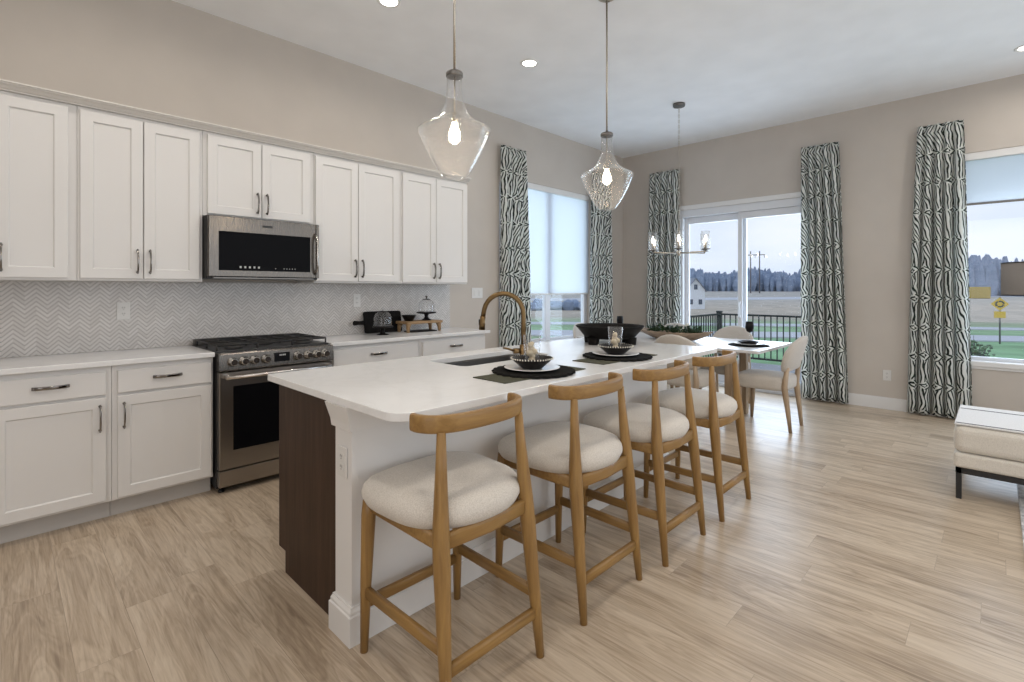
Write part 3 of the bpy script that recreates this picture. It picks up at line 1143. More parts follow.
# frieze under the top, flaring out to the counter on the end and seating sides
bm = nb()
def fr(o, z):
    return [(X(0.905 - o), Y(1.712 - o * 0.4), z), (X(3.372 + o), Y(1.712 - o * 0.4), z), (X(3.372 + o), Y(1.85 + o), z), (X(0.905 - o), Y(1.85 + o), z)]
loft(bm, [fr(0.007, 0.792), fr(0.010, 0.820), fr(0.026, 0.8838)], smooth=False)
obj('frieze', bm, MT['island_white'], t)
bm = nb()
def bb(o, z):
    return [(X(0.905 - o), Y(1.713 - o), z), (X(3.375 + o), Y(1.713 - o), z), (X(3.375 + o), Y(1.852 + o), z), (X(0.905 - o), Y(1.852 + o), z)]
loft(bm, [bb(0.014, 0.0004), bb(0.014, 0.108), bb(0.009, 0.112), bb(0.009, 0.122), bb(0.003, 0.134), bb(0.003, 0.138)], smooth=False)
obj('base_moulding', bm, MT['island_white'], t)
io = outlet('white duplex outlet on the end of the island end pilaster', (0.908, 1.782, 0.665), -PI / 2)
io.rotation_euler = (0, 0, -PI / 2)
io.location = (0.908, 1.782, 0.665)

bm = nb()
r = 0.085
outer = [(IX0, IY1 - 0.01), (IX0, IY0 + r)] + [(IX0 + r - r * math.cos(a * PI / 16), IY0 + r - r * math.sin(a * PI / 16)) for a in range(1, 8)] + \
        [(IX0 + r, IY0), (IX1 - 0.03, IY0), (IX1 - 0.009, IY0 + 0.009), (IX1, IY0 + 0.03), (IX1, IY1 - 0.01), (IX1 - 0.01, IY1), (IX0 + 0.01, IY1)]
slab_with_hole(bm, outer, rrect(*SK, 0.05, 6), 0.884, 0.914)
sharp = [e for e in bm.edges if len(e.link_faces) == 2 and e.calc_face_angle(0) > 1.2 and abs(e.verts[0].co.z - e.verts[1].co.z) < 1e-6]
bmesh.ops.bevel(bm, geom=sharp, offset=0.003, segments=2, affect='EDGES', profile=0.5)
tag(obj('island_countertop', bm, MT['quartz']), 'long white quartz island countertop with a sink cut-out and rounded corner', 'countertop')

# undermount sink
t = thing('kitchen_sink', 'stainless undermount sink set into the island top', 'sink', (2.045, 2.16, 0.69))
bm = nb()
A = (SK[0] - 2.045, SK[1] - 2.045, SK[2] - 2.16, SK[3] - 2.16)
def rz_(g, z, r=0.055):
    return [(x, y, z) for x, y in rrect(A[0] - g, A[1] + g, A[2] - g, A[3] + g, r, 6)]
loft(bm, [rz_(0.022, 0.1925), rz_(0.022, 0.1935), rz_(0.002, 0.1935), rz_(0.0, 0.185), rz_(-0.006, 0.02), rz_(-0.03, 0.004), rz_(-0.12, 0.0)], cap0=False)
obj('basin', bm, MT['sink_steel'], t)
bm = nb()
lathe(bm, [(0.045, 0.0), (0.045, 0.003), (0.03, 0.004), (0.028, 0.001)], 0, 0, 0.001, 20)
obj('drain', bm, MT['chrome'], t)

# faucet
t = thing('kitchen_faucet', 'aged brass gooseneck faucet beside the island sink', 'faucet', (2.09, 1.945, 0.9142))
bm = nb()
lathe(bm, [(0.027, 0), (0.027, 0.006), (0.023, 0.008), (0.023, 0.085), (0.0165, 0.09)], seg=24)
obj('faucet_body', bm, MT['brass'], t)
dx, dy = -0.52, 0.854
bm = nb()
pts = [(0, 0, 0.088), (0, 0, 0.20), (0, 0, 0.262)]
Rr = 0.118
for i in range(1, 14):
    a = PI * i / 13 * 0.93
    s = Rr - Rr * math.cos(a)
    pts.append((dx * s, dy * s, 0.262 + Rr * math.sin(a)))
e = pts[-1]
pts.append((e[0] + dx * 0.008, e[1] + dy * 0.008, e[2] - 0.045))
tube(bm, pts, 0.0142, 16)
obj('spout', bm, MT['brass'], t)
bm = nb()
e = pts[-1]
tube(bm, [(e[0], e[1], e[2] + 0.005), (e[0] + dx * 0.004, e[1] + dy * 0.004, e[2] - 0.035), (e[0] + dx * 0.007, e[1] + dy * 0.007, e[2] - 0.075)], [0.0165, 0.0175, 0.0185], 16)
hd = obj('spray_head', bm, MT['brass'], t)
bm = nb()
q = (e[0] - dx * -0.019, e[1] - dy * -0.019, e[2] - 0.03)
box(bm, q[0] - 0.006, q[0] + 0.006, q[1] - 0.006, q[1] + 0.006, q[2] - 0.016, q[2] + 0.016, 0.002)
obj('spray_button', bm, MT['black_plastic'], hd)
bm = nb()
tube(bm, [(-0.018, 0.012, 0.052), (-0.05, 0.033, 0.052)], 0.0155, 16)
tube(bm, [(-0.045, 0.03, 0.054), (-0.075, 0.05, 0.066), (-0.10, 0.067, 0.072)], [0.007, 0.006, 0.005], 10)
obj('lever', bm, MT['brass'], t)


# ------------------------------------------------------------------ bar stools
def make_stool(label):
    t = thing('bar_stool', label, 'stool', (0, 0, 0), 0, 'counter stools along the island')
    # +y faces the island; origin on the floor at the middle of the feet
    fx, fy, bx, by = 0.218, 0.238, 0.212, -0.238          # foot centres
    # frame
    for s in (-1, 1):
        bm = nb()
        tube(bm, [(s * fx, fy, 0.0), (s * (fx - 0.004), fy - 0.006, 0.25), (s * (fx - 0.010), fy - 0.014, 0.50), (s * (fx - 0.013), fy - 0.018, 0.566)],
             [0.0145, 0.0205, 0.0265, 0.024], 12)
        obj('front_leg', bm, MT['oak'], t)
        bm = nb()
        tube(bm, [(s * bx, by, 0.0), (s * (bx - 0.007), by + 0.022, 0.22), (s * (bx - 0.016), by + 0.047, 0.48), (s * (bx - 0.019), by + 0.055, 0.56), (s * (bx - 0.030), by + 0.068, 0.75), (s * (bx - 0.036), by + 0.075, 0.87)],
             [0.0145, 0.0215, 0.028, 0.0275, 0.019, 0.0145], 12)
        obj('back_leg', bm, MT['oak'], t)
    bm = nb()
    F = [(-0.196, 0.212), (0.196, 0.212)]
    for s in (-1, 1):
        tube(bm, [(s * 0.198, -0.19, 0.536), (s * 0.205, 0.215, 0.540)], 1.0, 12, flat=(0.011, 0.026), up=(0, 0, 1))
    tube(bm, [(-0.198, -0.188, 0.536), (0, -0.200, 0.534), (0.198, -0.188, 0.536)], 1.0, 12, flat=(0.011, 0.026), up=(0, 0, 1))
    tube(bm, [(-0.205, 0.215, 0.540), (0.205, 0.215, 0.540)], 1.0, 12, flat=(0.011, 0.026), up=(0, 0, 1))
    obj('seat_frame', bm, MT['oak_x'], t)
    for s in (-1, 1):
        bm = nb()
        tube(bm, [(s * 0.2065, by + 0.022, 0.222), (s * 0.215, fy - 0.006, 0.222)], 1.0, 12, flat=(0.011, 0.0205), up=(0, 0, 1))
        obj('side_stretcher', bm, MT['oak_y'], t)
    bm = nb()
    tube(bm, [(-0.208, by + 0.016, 0.158), (0.208, by + 0.016, 0.158)], 1.0, 12, flat=(0.011, 0.0205), up=(0, 0, 1))
    obj('back_stretcher', bm, MT['oak_x'], t)
    bm = nb()
    tube(bm, [(-0.215, fy - 0.005, 0.178), (0.215, fy - 0.005, 0.178)], 1.0, 12, flat=(0.011, 0.0205), up=(0, 0, 1))
    obj('footrest', bm, MT['oak_x'], t)
    # cushion: rounded, wider at the front, domed
    bm = nb()
    N = 48
    rings = []
    def outline(k, z):
        P = []
        for i in range(N):
            a = 2 * PI * i / N
            ca, sa = math.cos(a), math.sin(a)
            n = 3.0 + 0.7 * sa
            x = math.copysign(abs(ca) ** (2 / n), ca)
            y = math.copysign(abs(sa) ** (2 / n), sa)
            w = 0.262 + 0.020 * y
            P.append((x * w * k, 0.026 + y * 0.250 * k, z))
        return P
    for k, z in ((0.86, 0.556), (0.955, 0.562), (1.0, 0.585), (1.0, 0.600), (0.985, 0.616), (0.94, 0.630), (0.84, 0.643), (0.66, 0.653), (0.40, 0.659), (0.15, 0.661)):
        rings.append(outline(k, z))
    loft(bm, rings)
    obj('seat_cushion', bm, MT['cream'], t)
    # curved top rail, elbow shaped
    bm = nb()
    pl = [(-0.221, -0.088), (-0.222, -0.118), (-0.205, -0.155), (-0.165, -0.185), (-0.10, -0.204), (0, -0.210), (0.10, -0.204), (0.165, -0.185), (0.205, -0.155), (0.222, -0.118), (0.221, -0.088)]
    # smooth the polyline
    for _ in range(2):
        q = [pl[0]]
        for a, b in zip(pl, pl[1:]):
            q.append((a[0] * 0.75 + b[0] * 0.25, a[1] * 0.75 + b[1] * 0.25))
            q.append((a[0] * 0.25 + b[0] * 0.75, a[1] * 0.25 + b[1] * 0.75))
        q.append(pl[-1])
        pl = q
    tube(bm, [(x, y + 0.015, 0.894) for x, y in pl], 1.0, 16, flat=(0.0125, 0.0285), up=(0, 0, 1))
    obj('top_rail', bm, MT['oak_x'], t)
    return t


s0 = make_stool('oak counter stool with cream seat nearest the camera, cut by the photo bottom')
s0.location = (1.142, 1.415, 0)
for x, y, lb in ((1.815, 1.405, 'second oak counter stool from the camera along the island'),
                 (2.425, 1.372, 'third oak counter stool from the camera along the island'),
                 (3.075, 1.360, 'oak counter stool at the far end of the island nearest the dining table')):
    dup(s0, (x, y, 0), 0, lb)


# ------------------------------------------------------------------ island place settings
def scallop(R, n=24, amp=0.065, m=144):
    return [(R * (1 + amp * abs(math.cos(n * a / 2)) - amp) * math.cos(a), R * (1 + amp * abs(math.cos(n * a / 2)) - amp) * math.sin(a)) for a in (2 * PI * i / m for i in range(m))]


ZT = 0.9142


def setting(cx, cy, which):
    G = 'island place settings'
    # napkin lies under the mat; its two ends rise onto nothing, so it stays flat
    bm = nb()
    prism(bm, [(-0.285, -0.105), (0.275, -0.12), (0.275, 0.075), (-0.285, 0.105)], 0, 0.004, 0.001)
    o = tag(obj('napkin', bm, MT['olive']), 'olive cloth napkin under the %s black mat on the island' % which, 'napkin', 'island napkins')
    o.location = (cx - 0.025, cy - 0.01, ZT)
    bm = nb()
    P = scallop(0.206)
    loft(bm, [[(x * 0.995, y * 0.995, 0) for x, y in P], [(x, y, 0.004) for x, y in P], [(x * 0.97, y * 0.97, 0.009) for x, y in P], [(x * 0.8, y * 0.8, 0.007) for x, y in P]], smooth=False)
    o = tag(obj('placemat', bm, MT['black_mat']), 'round scalloped black placemat of the %s island setting' % which, 'placemat', 'island placemats')
    o.location = (cx, cy, ZT + 0.0045)
    bm = nb()
    lathe(bm, [(0.075, 0), (0.08, 0.002), (0.135, 0.012), (0.137, 0.014), (0.134, 0.0155), (0.085, 0.007), (0.05, 0.006)], seg=40)
    o = tag(obj('dinner_plate', bm, MT['ceramic']), 'white dinner plate on the %s black placemat of the island' % which, 'plate', 'island plates')
    o.location = (cx, cy + 0.01, ZT + 0.012)
    bw = thing('bowl', 'black bowl with a beaded rim on the %s island plate' % which, 'bowl', (cx, cy + 0.01, ZT + 0.0185), 0, 'island bowls')
    bm = nb()
    lathe(bm, [(0.045, 0), (0.05, 0.002), (0.088, 0.034), (0.103, 0.052), (0.101, 0.054), (0.086, 0.040), (0.05, 0.010), (0.02, 0.008)], seg=40)
    obj('bowl_body', bm, MT['black_ceramic'], bw)
    bm = nb()
    for i in range(44):
        a = 2 * PI * i / 44
        sphere(bm, (0.1015 * math.cos(a), 0.1015 * math.sin(a), 0.050), 0.0042, 6)
    obj('rim_beads', bm, MT['bead'], bw)
    gl = thing('glass_tumbler', 'clear glass tumbler standing in the %s beaded bowl' % which, 'glass', (cx + 0.005, cy + 0.015, ZT + 0.0295), 0, 'island tumblers')
    bm = nb()
    lathe(bm, [(0.030, 0), (0.034, 0.002), (0.040, 0.075), (0.044, 0.150), (0.0425, 0.150), (0.0385, 0.075), (0.032, 0.005)], seg=32)
    obj('tumbler_body', bm, MT['clear_glass'], gl)
    cr = nb()
    rnd = random.Random(3 if which == 'nearer' else 5)
    for (px, py, pz, rr) in ((0, 0, 0.016, 0.017), (0.004, 0.002, 0.034, 0.014), (-0.010, 0.004, 0.048, 0.016), (0.012, -0.003, 0.052, 0.015), (0.002, 0.006, 0.066, 0.015), (-0.008, -0.002, 0.082, 0.013), (0.007, 0.003, 0.086, 0.010)):
        sphere(cr, (px * 1.15 + rnd.uniform(-.003, .003), py, pz * 1.18), rr * 1.14, 12, 0.95)
    o = tag(obj('coral_ornament', cr, MT['coral']), 'cream knobbly coral piece inside the %s island tumbler' % which, 'ornament', 'island coral pieces')
    o.location = (cx + 0.005, cy + 0.015, ZT + 0.0355)


setting(1.815, 1.622, 'nearer')
setting(2.560, 1.622, 'farther')

# footed black bowl at the far end of the island
t = thing('footed_bowl', 'wide black footed bowl on the far end of the island', 'bowl', (3.175, 2.075, ZT))
bm = nb()
lathe(bm, [(0.04, 0.040), (0.165, 0.043), (0.190, 0.058), (0.235, 0.112), (0.251, 0.128), (0.253, 0.133), (0.247, 0.136), (0.228, 0.122), (0.18, 0.074), (0.10, 0.058), (0.02, 0.055)], seg=48)
obj('bowl_body', bm, MT['black_wood'], t)
for u, v in ((-0.135, -0.09), (0.135, -0.09), (-0.135, 0.09), (0.135, 0.09)):
    bm = nb()
    cx, cy = u * 0.698 + v * 0.716, -u * 0.716 + v * 0.698
    lathe(bm, [(0.036, 0), (0.039, 0.004), (0.042, 0.03), (0.044, 0.052)], cx, cy, 0, 18)
    obj('foot', bm, MT['black_wood'], t)

# ------------------------------------------------------------------ counter decor (right of range)
ZK = 0.9143
t = thing('cutting_board', 'black paddle cutting board leaning against the tile', 'cutting board', (2.51, 4.125, ZK))
bm = nb()
P = rrect(-0.195, 0.195, 0.0, 0.20, 0.02, 4)
lean = 0.16
def ln(x, v, w):
    return (x, v * lean + w, v * (1 - lean * lean / 2) + 0.0001)
loft(bm, [[ln(x, v, -0.010) for x, v in P], [ln(x, v, 0.009) for x, v in P]], smooth=False)
bmv = obj('board', bm, MT['black_wood'], t)
bm = nb()
tube(bm, [ln(-0.193, 0.10, -0.0005), ln(-0.25, 0.10, -0.0005), ln(-0.29, 0.10, -0.0005), ln(-0.305, 0.10, -0.0005)], [1, 0.8, 1.1, 0.7], 12, flat=(0.020, 0.0085), up=(0, -1, 0.16))
obj('handle', bm, MT['black_wood'], t)

def cloche(bm, r, h, z):
    pr = [(r, z)]
    for i in range(9):
        a = PI / 2 * i / 8
        pr.append((r * math.cos(a * 0.985), z + h * 0.42 + h * 0.58 * math.sin(a)))
    inner = [(max(rr - 0.003, 1e-4), zz - (0.003 if k else 0)) for k, (rr, zz) in enumerate(pr)]
    lathe(bm, pr + inner[::-1], seg=32, cap0=False, cap1=False)

t = thing('cake_stand', 'low black cake stand with glass dome in front of the cutting board', 'cake stand', (2.37, 3.915, ZK))
bm = nb()
lathe(bm, [(0.052, 0), (0.052, 0.004), (0.025, 0.012), (0.016, 0.03), (0.02, 0.055), (0.088, 0.066), (0.092, 0.072), (0.09, 0.078), (0.0, 0.074)], seg=36)
obj('stand', bm, MT['black_ceramic'], t)
bm = nb()
cloche(bm, 0.080, 0.135, 0.0785)
dm = obj('glass_dome', bm, MT['clear_glass'], t)
bm = nb()
lathe(bm, [(0.004, 0), (0.005, 0.008), (0.012, 0.014), (0.013, 0.022), (0.008, 0.028)], 0, 0, 0.2125, 16)
obj('knob', bm, MT['clear_glass'], dm)
bm = nb()
lathe(bm, [(0.040, 0.204), (0.026, 0.2105), (0.008, 0.2135), (0.006, 0.214)], seg=24)
obj('dome_collar', bm, MT['black_metal'], dm)

t = thing('wooden_riser', 'small wooden riser stand under the black bowl and cake stand', 'riser', (2.825, 4.0, ZK))
bm = nb()
box(bm, -0.205, 0.205, -0.10, 0.10, 0.078, 0.102, 0.004)
obj('riser_top', bm, MT['riser_wood'], t)
for sx in (-1, 1):
    for sy in (-1, 1):
        bm = nb()
        tube(bm, [(sx * 0.182, sy * 0.075, 0.0), (sx * 0.180, sy * 0.074, 0.045), (sx * 0.172, sy * 0.07, 0.0785)], [0.014, 0.0185, 0.026], 12)
        obj('leg', bm, MT['riser_wood'], t)
bm = nb()
prism(bm, rrect(-0.15, 0.15, -0.085, 0.065, 0.02, 4), 0, 0.008, 0.002)
o = tag(obj('serving_tray', bm, MT['black_wood']), 'flat black tray tucked under the wooden riser', 'tray')
o.location = (2.825, 3.99, ZK)
bm = nb()
lathe(bm, [(0.035, 0), (0.04, 0.002), (0.064, 0.045), (0.070, 0.055), (0.068, 0.056), (0.058, 0.04), (0.03, 0.008), (0.01, 0.007)], seg=32)
o = tag(obj('bowl', bm, MT['black_ceramic']), 'small black bowl on the wooden riser', 'bowl')
o.location = (2.715, 4.02, ZK + 0.1023)
t = thing('cake_stand', 'black pedestal cake stand with glass dome up on the riser', 'cake stand', (2.905, 4.0, ZK + 0.1023))
bm = nb()
lathe(bm, [(0.050, 0), (0.048, 0.006), (0.026, 0.018), (0.017, 0.038), (0.024, 0.060), (0.092, 0.068), (0.097, 0.074), (0.096, 0.082), (0.0, 0.078)], seg=36)
obj('stand', bm, MT['black_ceramic'], t)
bm = nb()
cloche(bm, 0.078, 0.128, 0.0825)
dm = obj('glass_dome', bm, MT['clear_glass'], t)
bm = nb()
lathe(bm, [(0.004, 0), (0.005, 0.008), (0.011, 0.014), (0.012, 0.022), (0.007, 0.028)], 0, 0, 0.2110, 16)
obj('knob', bm, MT['chrome'], dm)
bm = nb()
lathe(bm, [(0.042, 0.201), (0.026, 0.2085), (0.008, 0.2115), (0.006, 0.212)], seg=24)
obj('dome_collar', bm, MT['black_metal'], dm)


# ------------------------------------------------------------------ pendants, downlights, chandelier
def pendant(label, x, y, zb=1.871):
    t = thing('pendant_light', label, 'pendant lamp', (x, y, zb), 0, 'seeded glass pendants over the island')
    bm = nb()
    prof = [(0.046, 0.0), (0.058, 0.004), (0.082, 0.035), (0.112, 0.085), (0.143, 0.145), (0.168, 0.200), (0.180, 0.228), (0.181, 0.238), (0.174, 0.246), (0.140, 0.264),
            (0.105, 0.284), (0.080, 0.306), (0.062, 0.335), (0.048, 0.372), (0.0405, 0.41), (0.0385, 0.45), (0.0380, 0.512)]
    lathe(bm, prof, seg=48, cap0=True, cap1=False)
    obj('glass_shade', bm, MT['seeded_glass'], t)
    bm = nb()
    lathe(bm, [(0.040, 0.506), (0.043, 0.509), (0.043, 0.524), (0.038, 0.530), (0.010, 0.533), (0.009, 0.545)], seg=32)
    obj('shade_cap', bm, MT['dark_steel'], t)
    bm = nb()
    tube(bm, [(0, 0, 0.53), (0, 0, ZC - zb - 0.02)], 0.0065, 10)
    obj('stem', bm, MT['nickel'], t)
    bm = nb()
    lathe(bm, [(0.062, -0.028), (0.066, -0.022), (0.066, -0.001)], 0, 0, ZC - zb - 0.0003, 32)
    obj('canopy', bm, MT['nickel'], t)
    bm = nb()
    tube(bm, [(0, 0, 0.53), (0, 0, 0.325)], 0.004, 8)
    tube(bm, [(0, 0, 0.33), (0, 0, 0.282)], 0.011, 12)
    obj('socket', bm, MT['nickel'], t)
    bm = nb()
    lathe(bm, [(0.010, 0.285), (0.014, 0.268), (0.026, 0.235), (0.030, 0.212), (0.026, 0.190), (0.012, 0.176), (0.002, 0.173)], seg=20)
    obj('bulb', bm, MT['bulb'], t)
    l = bpy.data.lights.new('pendant_glow', 'POINT')
    l.energy = 4
    l.color = (1.0, 0.84, 0.64)
    l.shadow_soft_size = 0.035
    lo = bpy.data.objects.new('pendant_glow', l)
    C.objects.link(lo)
    lo.location = (x, y, zb + 0.15)
    return t


pendant('seeded glass pendant lamp over the near end of the island', 1.580, 1.94)
pendant('seeded glass pendant lamp over the far end of the island', 2.933, 1.94)


def can(x, y, label):
    t = thing('downlight', label, 'ceiling light', (x, y, ZC), 0, 'recessed ceiling downlights')
    bm = nb()
    lathe(bm, [(0.062, -0.0006), (0.062, -0.006), (0.080, -0.006), (0.086, -0.003), (0.086, -0.0006)], seg=32, cap0=False, cap1=False)
    obj('trim_ring', bm, MT['can_trim'], t)
    bm = nb()
    lathe(bm, [(0.061, -0.0008), (0.060, -0.0035), (0.02, -0.0045), (0.001, -0.0045)], seg=32)
    obj('lens', bm, MT['can'], t)
    l = bpy.data.lights.new('downlight_beam', 'AREA')
    l.shape = 'DISK'
    l.size = 0.12
    l.energy = 6.4
    l.color = (1.0, 0.92, 0.82)
    l.spread = PI * 0.92
    lo = bpy.data.objects.new('downlight_beam', l)
    C.objects.link(lo)
    lo.location = (x, y, ZC - 0.012)


can(1.928, 3.101, 'lit downlight in the ceiling near the left pendant rod, cut by the photo top')
can(3.345, 3.038, 'lit downlight in the ceiling between the two pendants')
can(6.066, -0.186, 'lit downlight at the right photo edge above the lamp')
can(0.45, 3.10, 'added unseen downlight in the ceiling over the left base cabinets')  # from here on: unseen downlights added for more overhead light
can(0.45, 0.95, 'added unseen downlight in the ceiling over the near end of the stools')
can(1.95, 0.75, 'added unseen downlight in the ceiling over the second stool')
can(3.30, 0.45, 'added unseen downlight in the ceiling over the floor beyond the stools')
can(4.20, -0.75, 'added unseen downlight in the ceiling over the bench')
can(5.00, -2.30, 'added unseen downlight in the ceiling at the far side of the rug')
can(-1.20, 3.00, 'added unseen downlight in the ceiling left of the cabinets')
can(-1.20, 0.95, 'added unseen downlight in the ceiling behind the camera on the kitchen side')
can(0.60, -1.40, 'added unseen downlight in the ceiling behind the camera on the living side')
can(2.60, -2.30, 'added unseen downlight in the ceiling over the near corner of the rug')

# chandelier
CX, CY = 5.24, 2.525
t = thing('chandelier', 'six-light nickel chandelier with clear glass cylinders over the dining table', 'chandelier', (CX, CY, 1.715))
zc = ZC - 1.715
bm = nb()
lathe(bm, [(0.062, -0.03), (0.065, -0.022), (0.065, -0.0008)], 0, 0, zc, 28)
obj('canopy', bm, MT['dark_steel'], t)
bm = nb()
z = zc - 0.03
k = 0
while z > 0.34:
    L = 0.034
    a = PI / 2 * (k % 2) + 0.5
    pts = []
    for i in range(13):
        q = 2 * PI * i / 12
        pts.append((0.0075 * math.cos(q) * math.cos(a), 0.0075 * math.cos(q) * math.sin(a), z - L / 2 + (L / 2) * math.sin(q)))
    tube(bm, pts, 0.0022, 5, cap=False)
    z -= L * 0.86
    k += 1
obj('chain', bm, MT['nickel'], t)
bm = nb()
tube(bm, [(0, 0, 0.0), (0, 0, 0.36)], 0.0095, 12)
lathe(bm, [(0.014, -0.03), (0.022, -0.018), (0.022, 0.018), (0.012, 0.03)], seg=20)
obj('stem', bm, MT['nickel'], t)
AR = 0.312
for k in range(6):
    a = YAW - PI / 2 + math.radians(11 + 60 * k)
    ca, sa = math.cos(a), math.sin(a)
    bm = nb()
    tube(bm, [(0.015 * ca, 0.015 * sa, 0.006), (AR * ca, AR * sa, 0.006)], 1.0, 10, flat=(0.007, 0.007), up=(0, 0, 1))
    arm = obj('arm', bm, MT['nickel'], t)
    ex, ey = AR * ca, AR * sa
    bm = nb()
    lathe(bm, [(0.006, 0.008), (0.012, 0.02), (0.042, 0.024), (0.047, 0.030), (0.046, 0.033), (0.012, 0.033)], ex, ey, 0, 24)
    obj('candle_cup', bm, MT['dark_steel'], arm)
    bm = nb()
    lathe(bm, [(0.011, 0.032), (0.011, 0.105), (0.009, 0.107)], ex, ey, 0, 14)
    obj('candle_sleeve', bm, MT['nickel'], arm)
    bm = nb()
    lathe(bm, [(0.006, 0.107), (0.0115, 0.128), (0.012, 0.142), (0.006, 0.170), (0.001, 0.180)], ex, ey, 0, 14)
    obj('candle_bulb', bm, MT['candle'], arm)
    bm = nb()
    lathe(bm, [(0.0445, 0.0335), (0.0445, 0.225), (0.042, 0.225), (0.042, 0.0335)], ex, ey, 0, 28, cap0=False, cap1=False)
    obj('glass_cylinder', bm, MT['clear_glass'], arm)


# ------------------------------------------------------------------ dining table and chairs
TX0, TX1, TY0, TY1 = 4.79, 5.83, 1.545, 3.60
t = thing('dining_table', 'pale-topped dining table on square oak legs behind the island', 'table', ((TX0 + TX1) / 2, (TY0 + TY1) / 2, 0))
mx, my = (TX0 + TX1) / 2, (TY0 + TY1) / 2
bm = nb()
prism(bm, rrect(TX0 - mx, TX1 - mx, TY0 - my, TY1 - my, 0.02, 4), 0.728, 0.756, 0.004)
obj('tabletop', bm, MT['table_top'], t)
for sy in (-1, 1):
    for sx in (-1, 1):
        bm = nb()
        box(bm, sx * 0.20 - 0.036, sx * 0.20 + 0.036, sy * (my - 1.93) - 0.036, sy * (my - 1.93) + 0.036, 0.0, 0.70, 0.004)
        obj('leg', bm, MT['pale_oak'], t)
    bm = nb()
    box(bm, -0.30, 0.30, sy * (my - 1.93) - 0.036, sy * (my - 1.93) + 0.036, 0.70, 0.7278, 0.003)
    obj('cross_bar', bm, MT['pale_oak'], t)
bm = nb()
box(bm, -0.03, 0.03, -(my - 1.93) + 0.037, (my - 1.93) - 0.037, 0.655, 0.7278, 0.003)
obj('beam', bm, MT['pale_oak'], t)


def make_dining_chair(label):
    t = thing('dining_chair', label, 'chair', (0, 0, 0), 0, 'upholstered dining chairs')
    # +y faces the table
    for s in (-1, 1):
        bm = nb()
        tube(bm, [(s * 0.205, 0.205, 0), (s * 0.20, 0.195, 0.2), (s * 0.19, 0.185, 0.40)], [0.015, 0.022, 0.027], 12)
        obj('front_leg', bm, MT['pale_oak'], t)
        bm = nb()
        tube(bm, [(s * 0.180, -0.262, 0), (s * 0.184, -0.238, 0.22), (s * 0.19, -0.212, 0.42), (s * 0.185, -0.238, 0.60)], [0.015, 0.022, 0.028, 0.018], 12)
        obj('back_leg', bm, MT['pale_oak'], t)
    bm = nb()
    N = 44
    rings = []
    for k, z in ((0.93, 0.375), (0.985, 0.382), (1.0, 0.41), (1.0, 0.455), (0.985, 0.482), (0.93, 0.497), (0.75, 0.504), (0.4, 0.507)):
        P = []
        for i in range(N):
            a = 2 * PI * i / N
            ca, sa = math.cos(a), math.sin(a)
            n = 4.5
            P.append((math.copysign(abs(ca) ** (2 / n), ca) * 0.235 * k, 0.0 + math.copysign(abs(sa) ** (2 / n), sa) * 0.235 * k, z))
        rings.append(P)
    loft(bm, rings)
    obj('seat', bm, MT['linen'], t)
    # curved, round-topped back panel
    bm = nb()
    outl = []
    for i in range(13):
        a = PI * i / 12
        outl.append((0.245 * math.cos(a), 0.70 + 0.185 * math.sin(a)))
    outl += [(-0.238, 0.62), (-0.215, 0.565), (-0.18, 0.548), (0.18, 0.548), (0.215, 0.565), (0.238, 0.62)]
    def wrap(u, z, off):
        return (u, -0.243 + off + 0.9 * u * u - 0.27 * (z - 0.55), z)
    cxz = (0, 0.715)
    def scaled(k, off):
        return [wrap(cxz[0] + (u - cxz[0]) * k, cxz[1] + (z - cxz[1]) * k, off) for u, z in outl]
    loft(bm, [scaled(0.25, -0.026), scaled(0.6, -0.026), scaled(0.9, -0.025), scaled(0.985, -0.016), scaled(1.0, 0.0), scaled(0.985, 0.016), scaled(0.9, 0.025), scaled(0.6, 0.026), scaled(0.25, 0.026)])
    obj('backrest', bm, MT['linen'], t)
    return t


c0 = make_dining_chair('linen dining chair in profile at the table end nearest the camera')
c0.location = (5.23, 1.62, 0)
c0.rotation_euler = (0, 0, 0)
for x, y, rz, lb in ((4.83, 2.24, -PI / 2, 'linen dining chair with its round back just beyond the island top'),
                     (4.83, 2.98, -PI / 2, 'linen dining chair hidden behind the black footed bowl'),
                     (5.78, 2.24, PI / 2, 'linen dining chair on the glass-door side of the table behind the dough bowl tip'),
                     (5.78, 2.98, PI / 2, 'linen dining chair on the glass-door side by the left door curtain'),
                     (5.255, 3.56, PI, 'linen dining chair at the table end nearest the left window')):
    dup(c0, (x, y, 0), rz, lb)

ZD = 0.7562
for cx, cy, which, lb2 in ((5.24, 1.79, 'near', 'end nearest the camera'), (5.24, 3.36, 'far', 'end by the left window')):
    bm = nb()
    lathe(bm, [(0.19, 0), (0.192, 0.004), (0.18, 0.007), (0.1, 0.006)], seg=40)
    o = tag(obj('placemat', bm, MT['black_mat']), 'round black placemat on the dining table %s' % lb2, 'placemat', 'dining placemats')
    o.location = (cx, cy, ZD)
    bm = nb()
    lathe(bm, [(0.08, 0), (0.085, 0.002), (0.135, 0.012), (0.137, 0.014), (0.134, 0.0155), (0.09, 0.006), (0.04, 0.006)], seg=36)
    o = tag(obj('dinner_plate', bm, MT['ceramic']), 'white plate under a black bowl at the dining table %s' % lb2, 'plate', 'dining plates')
    o.location = (cx, cy, ZD + 0.0075)
    bm = nb()
    lathe(bm, [(0.06, 0), (0.07, 0.003), (0.095, 0.022), (0.10, 0.026), (0.097, 0.028), (0.07, 0.012), (0.03, 0.009)], seg=36)
    o = tag(obj('bowl', bm, MT['black_ceramic']), 'shallow black bowl at the dining table %s' % lb2, 'bowl', 'dining bowls')
    o.location = (cx, cy, ZD + 0.0140)
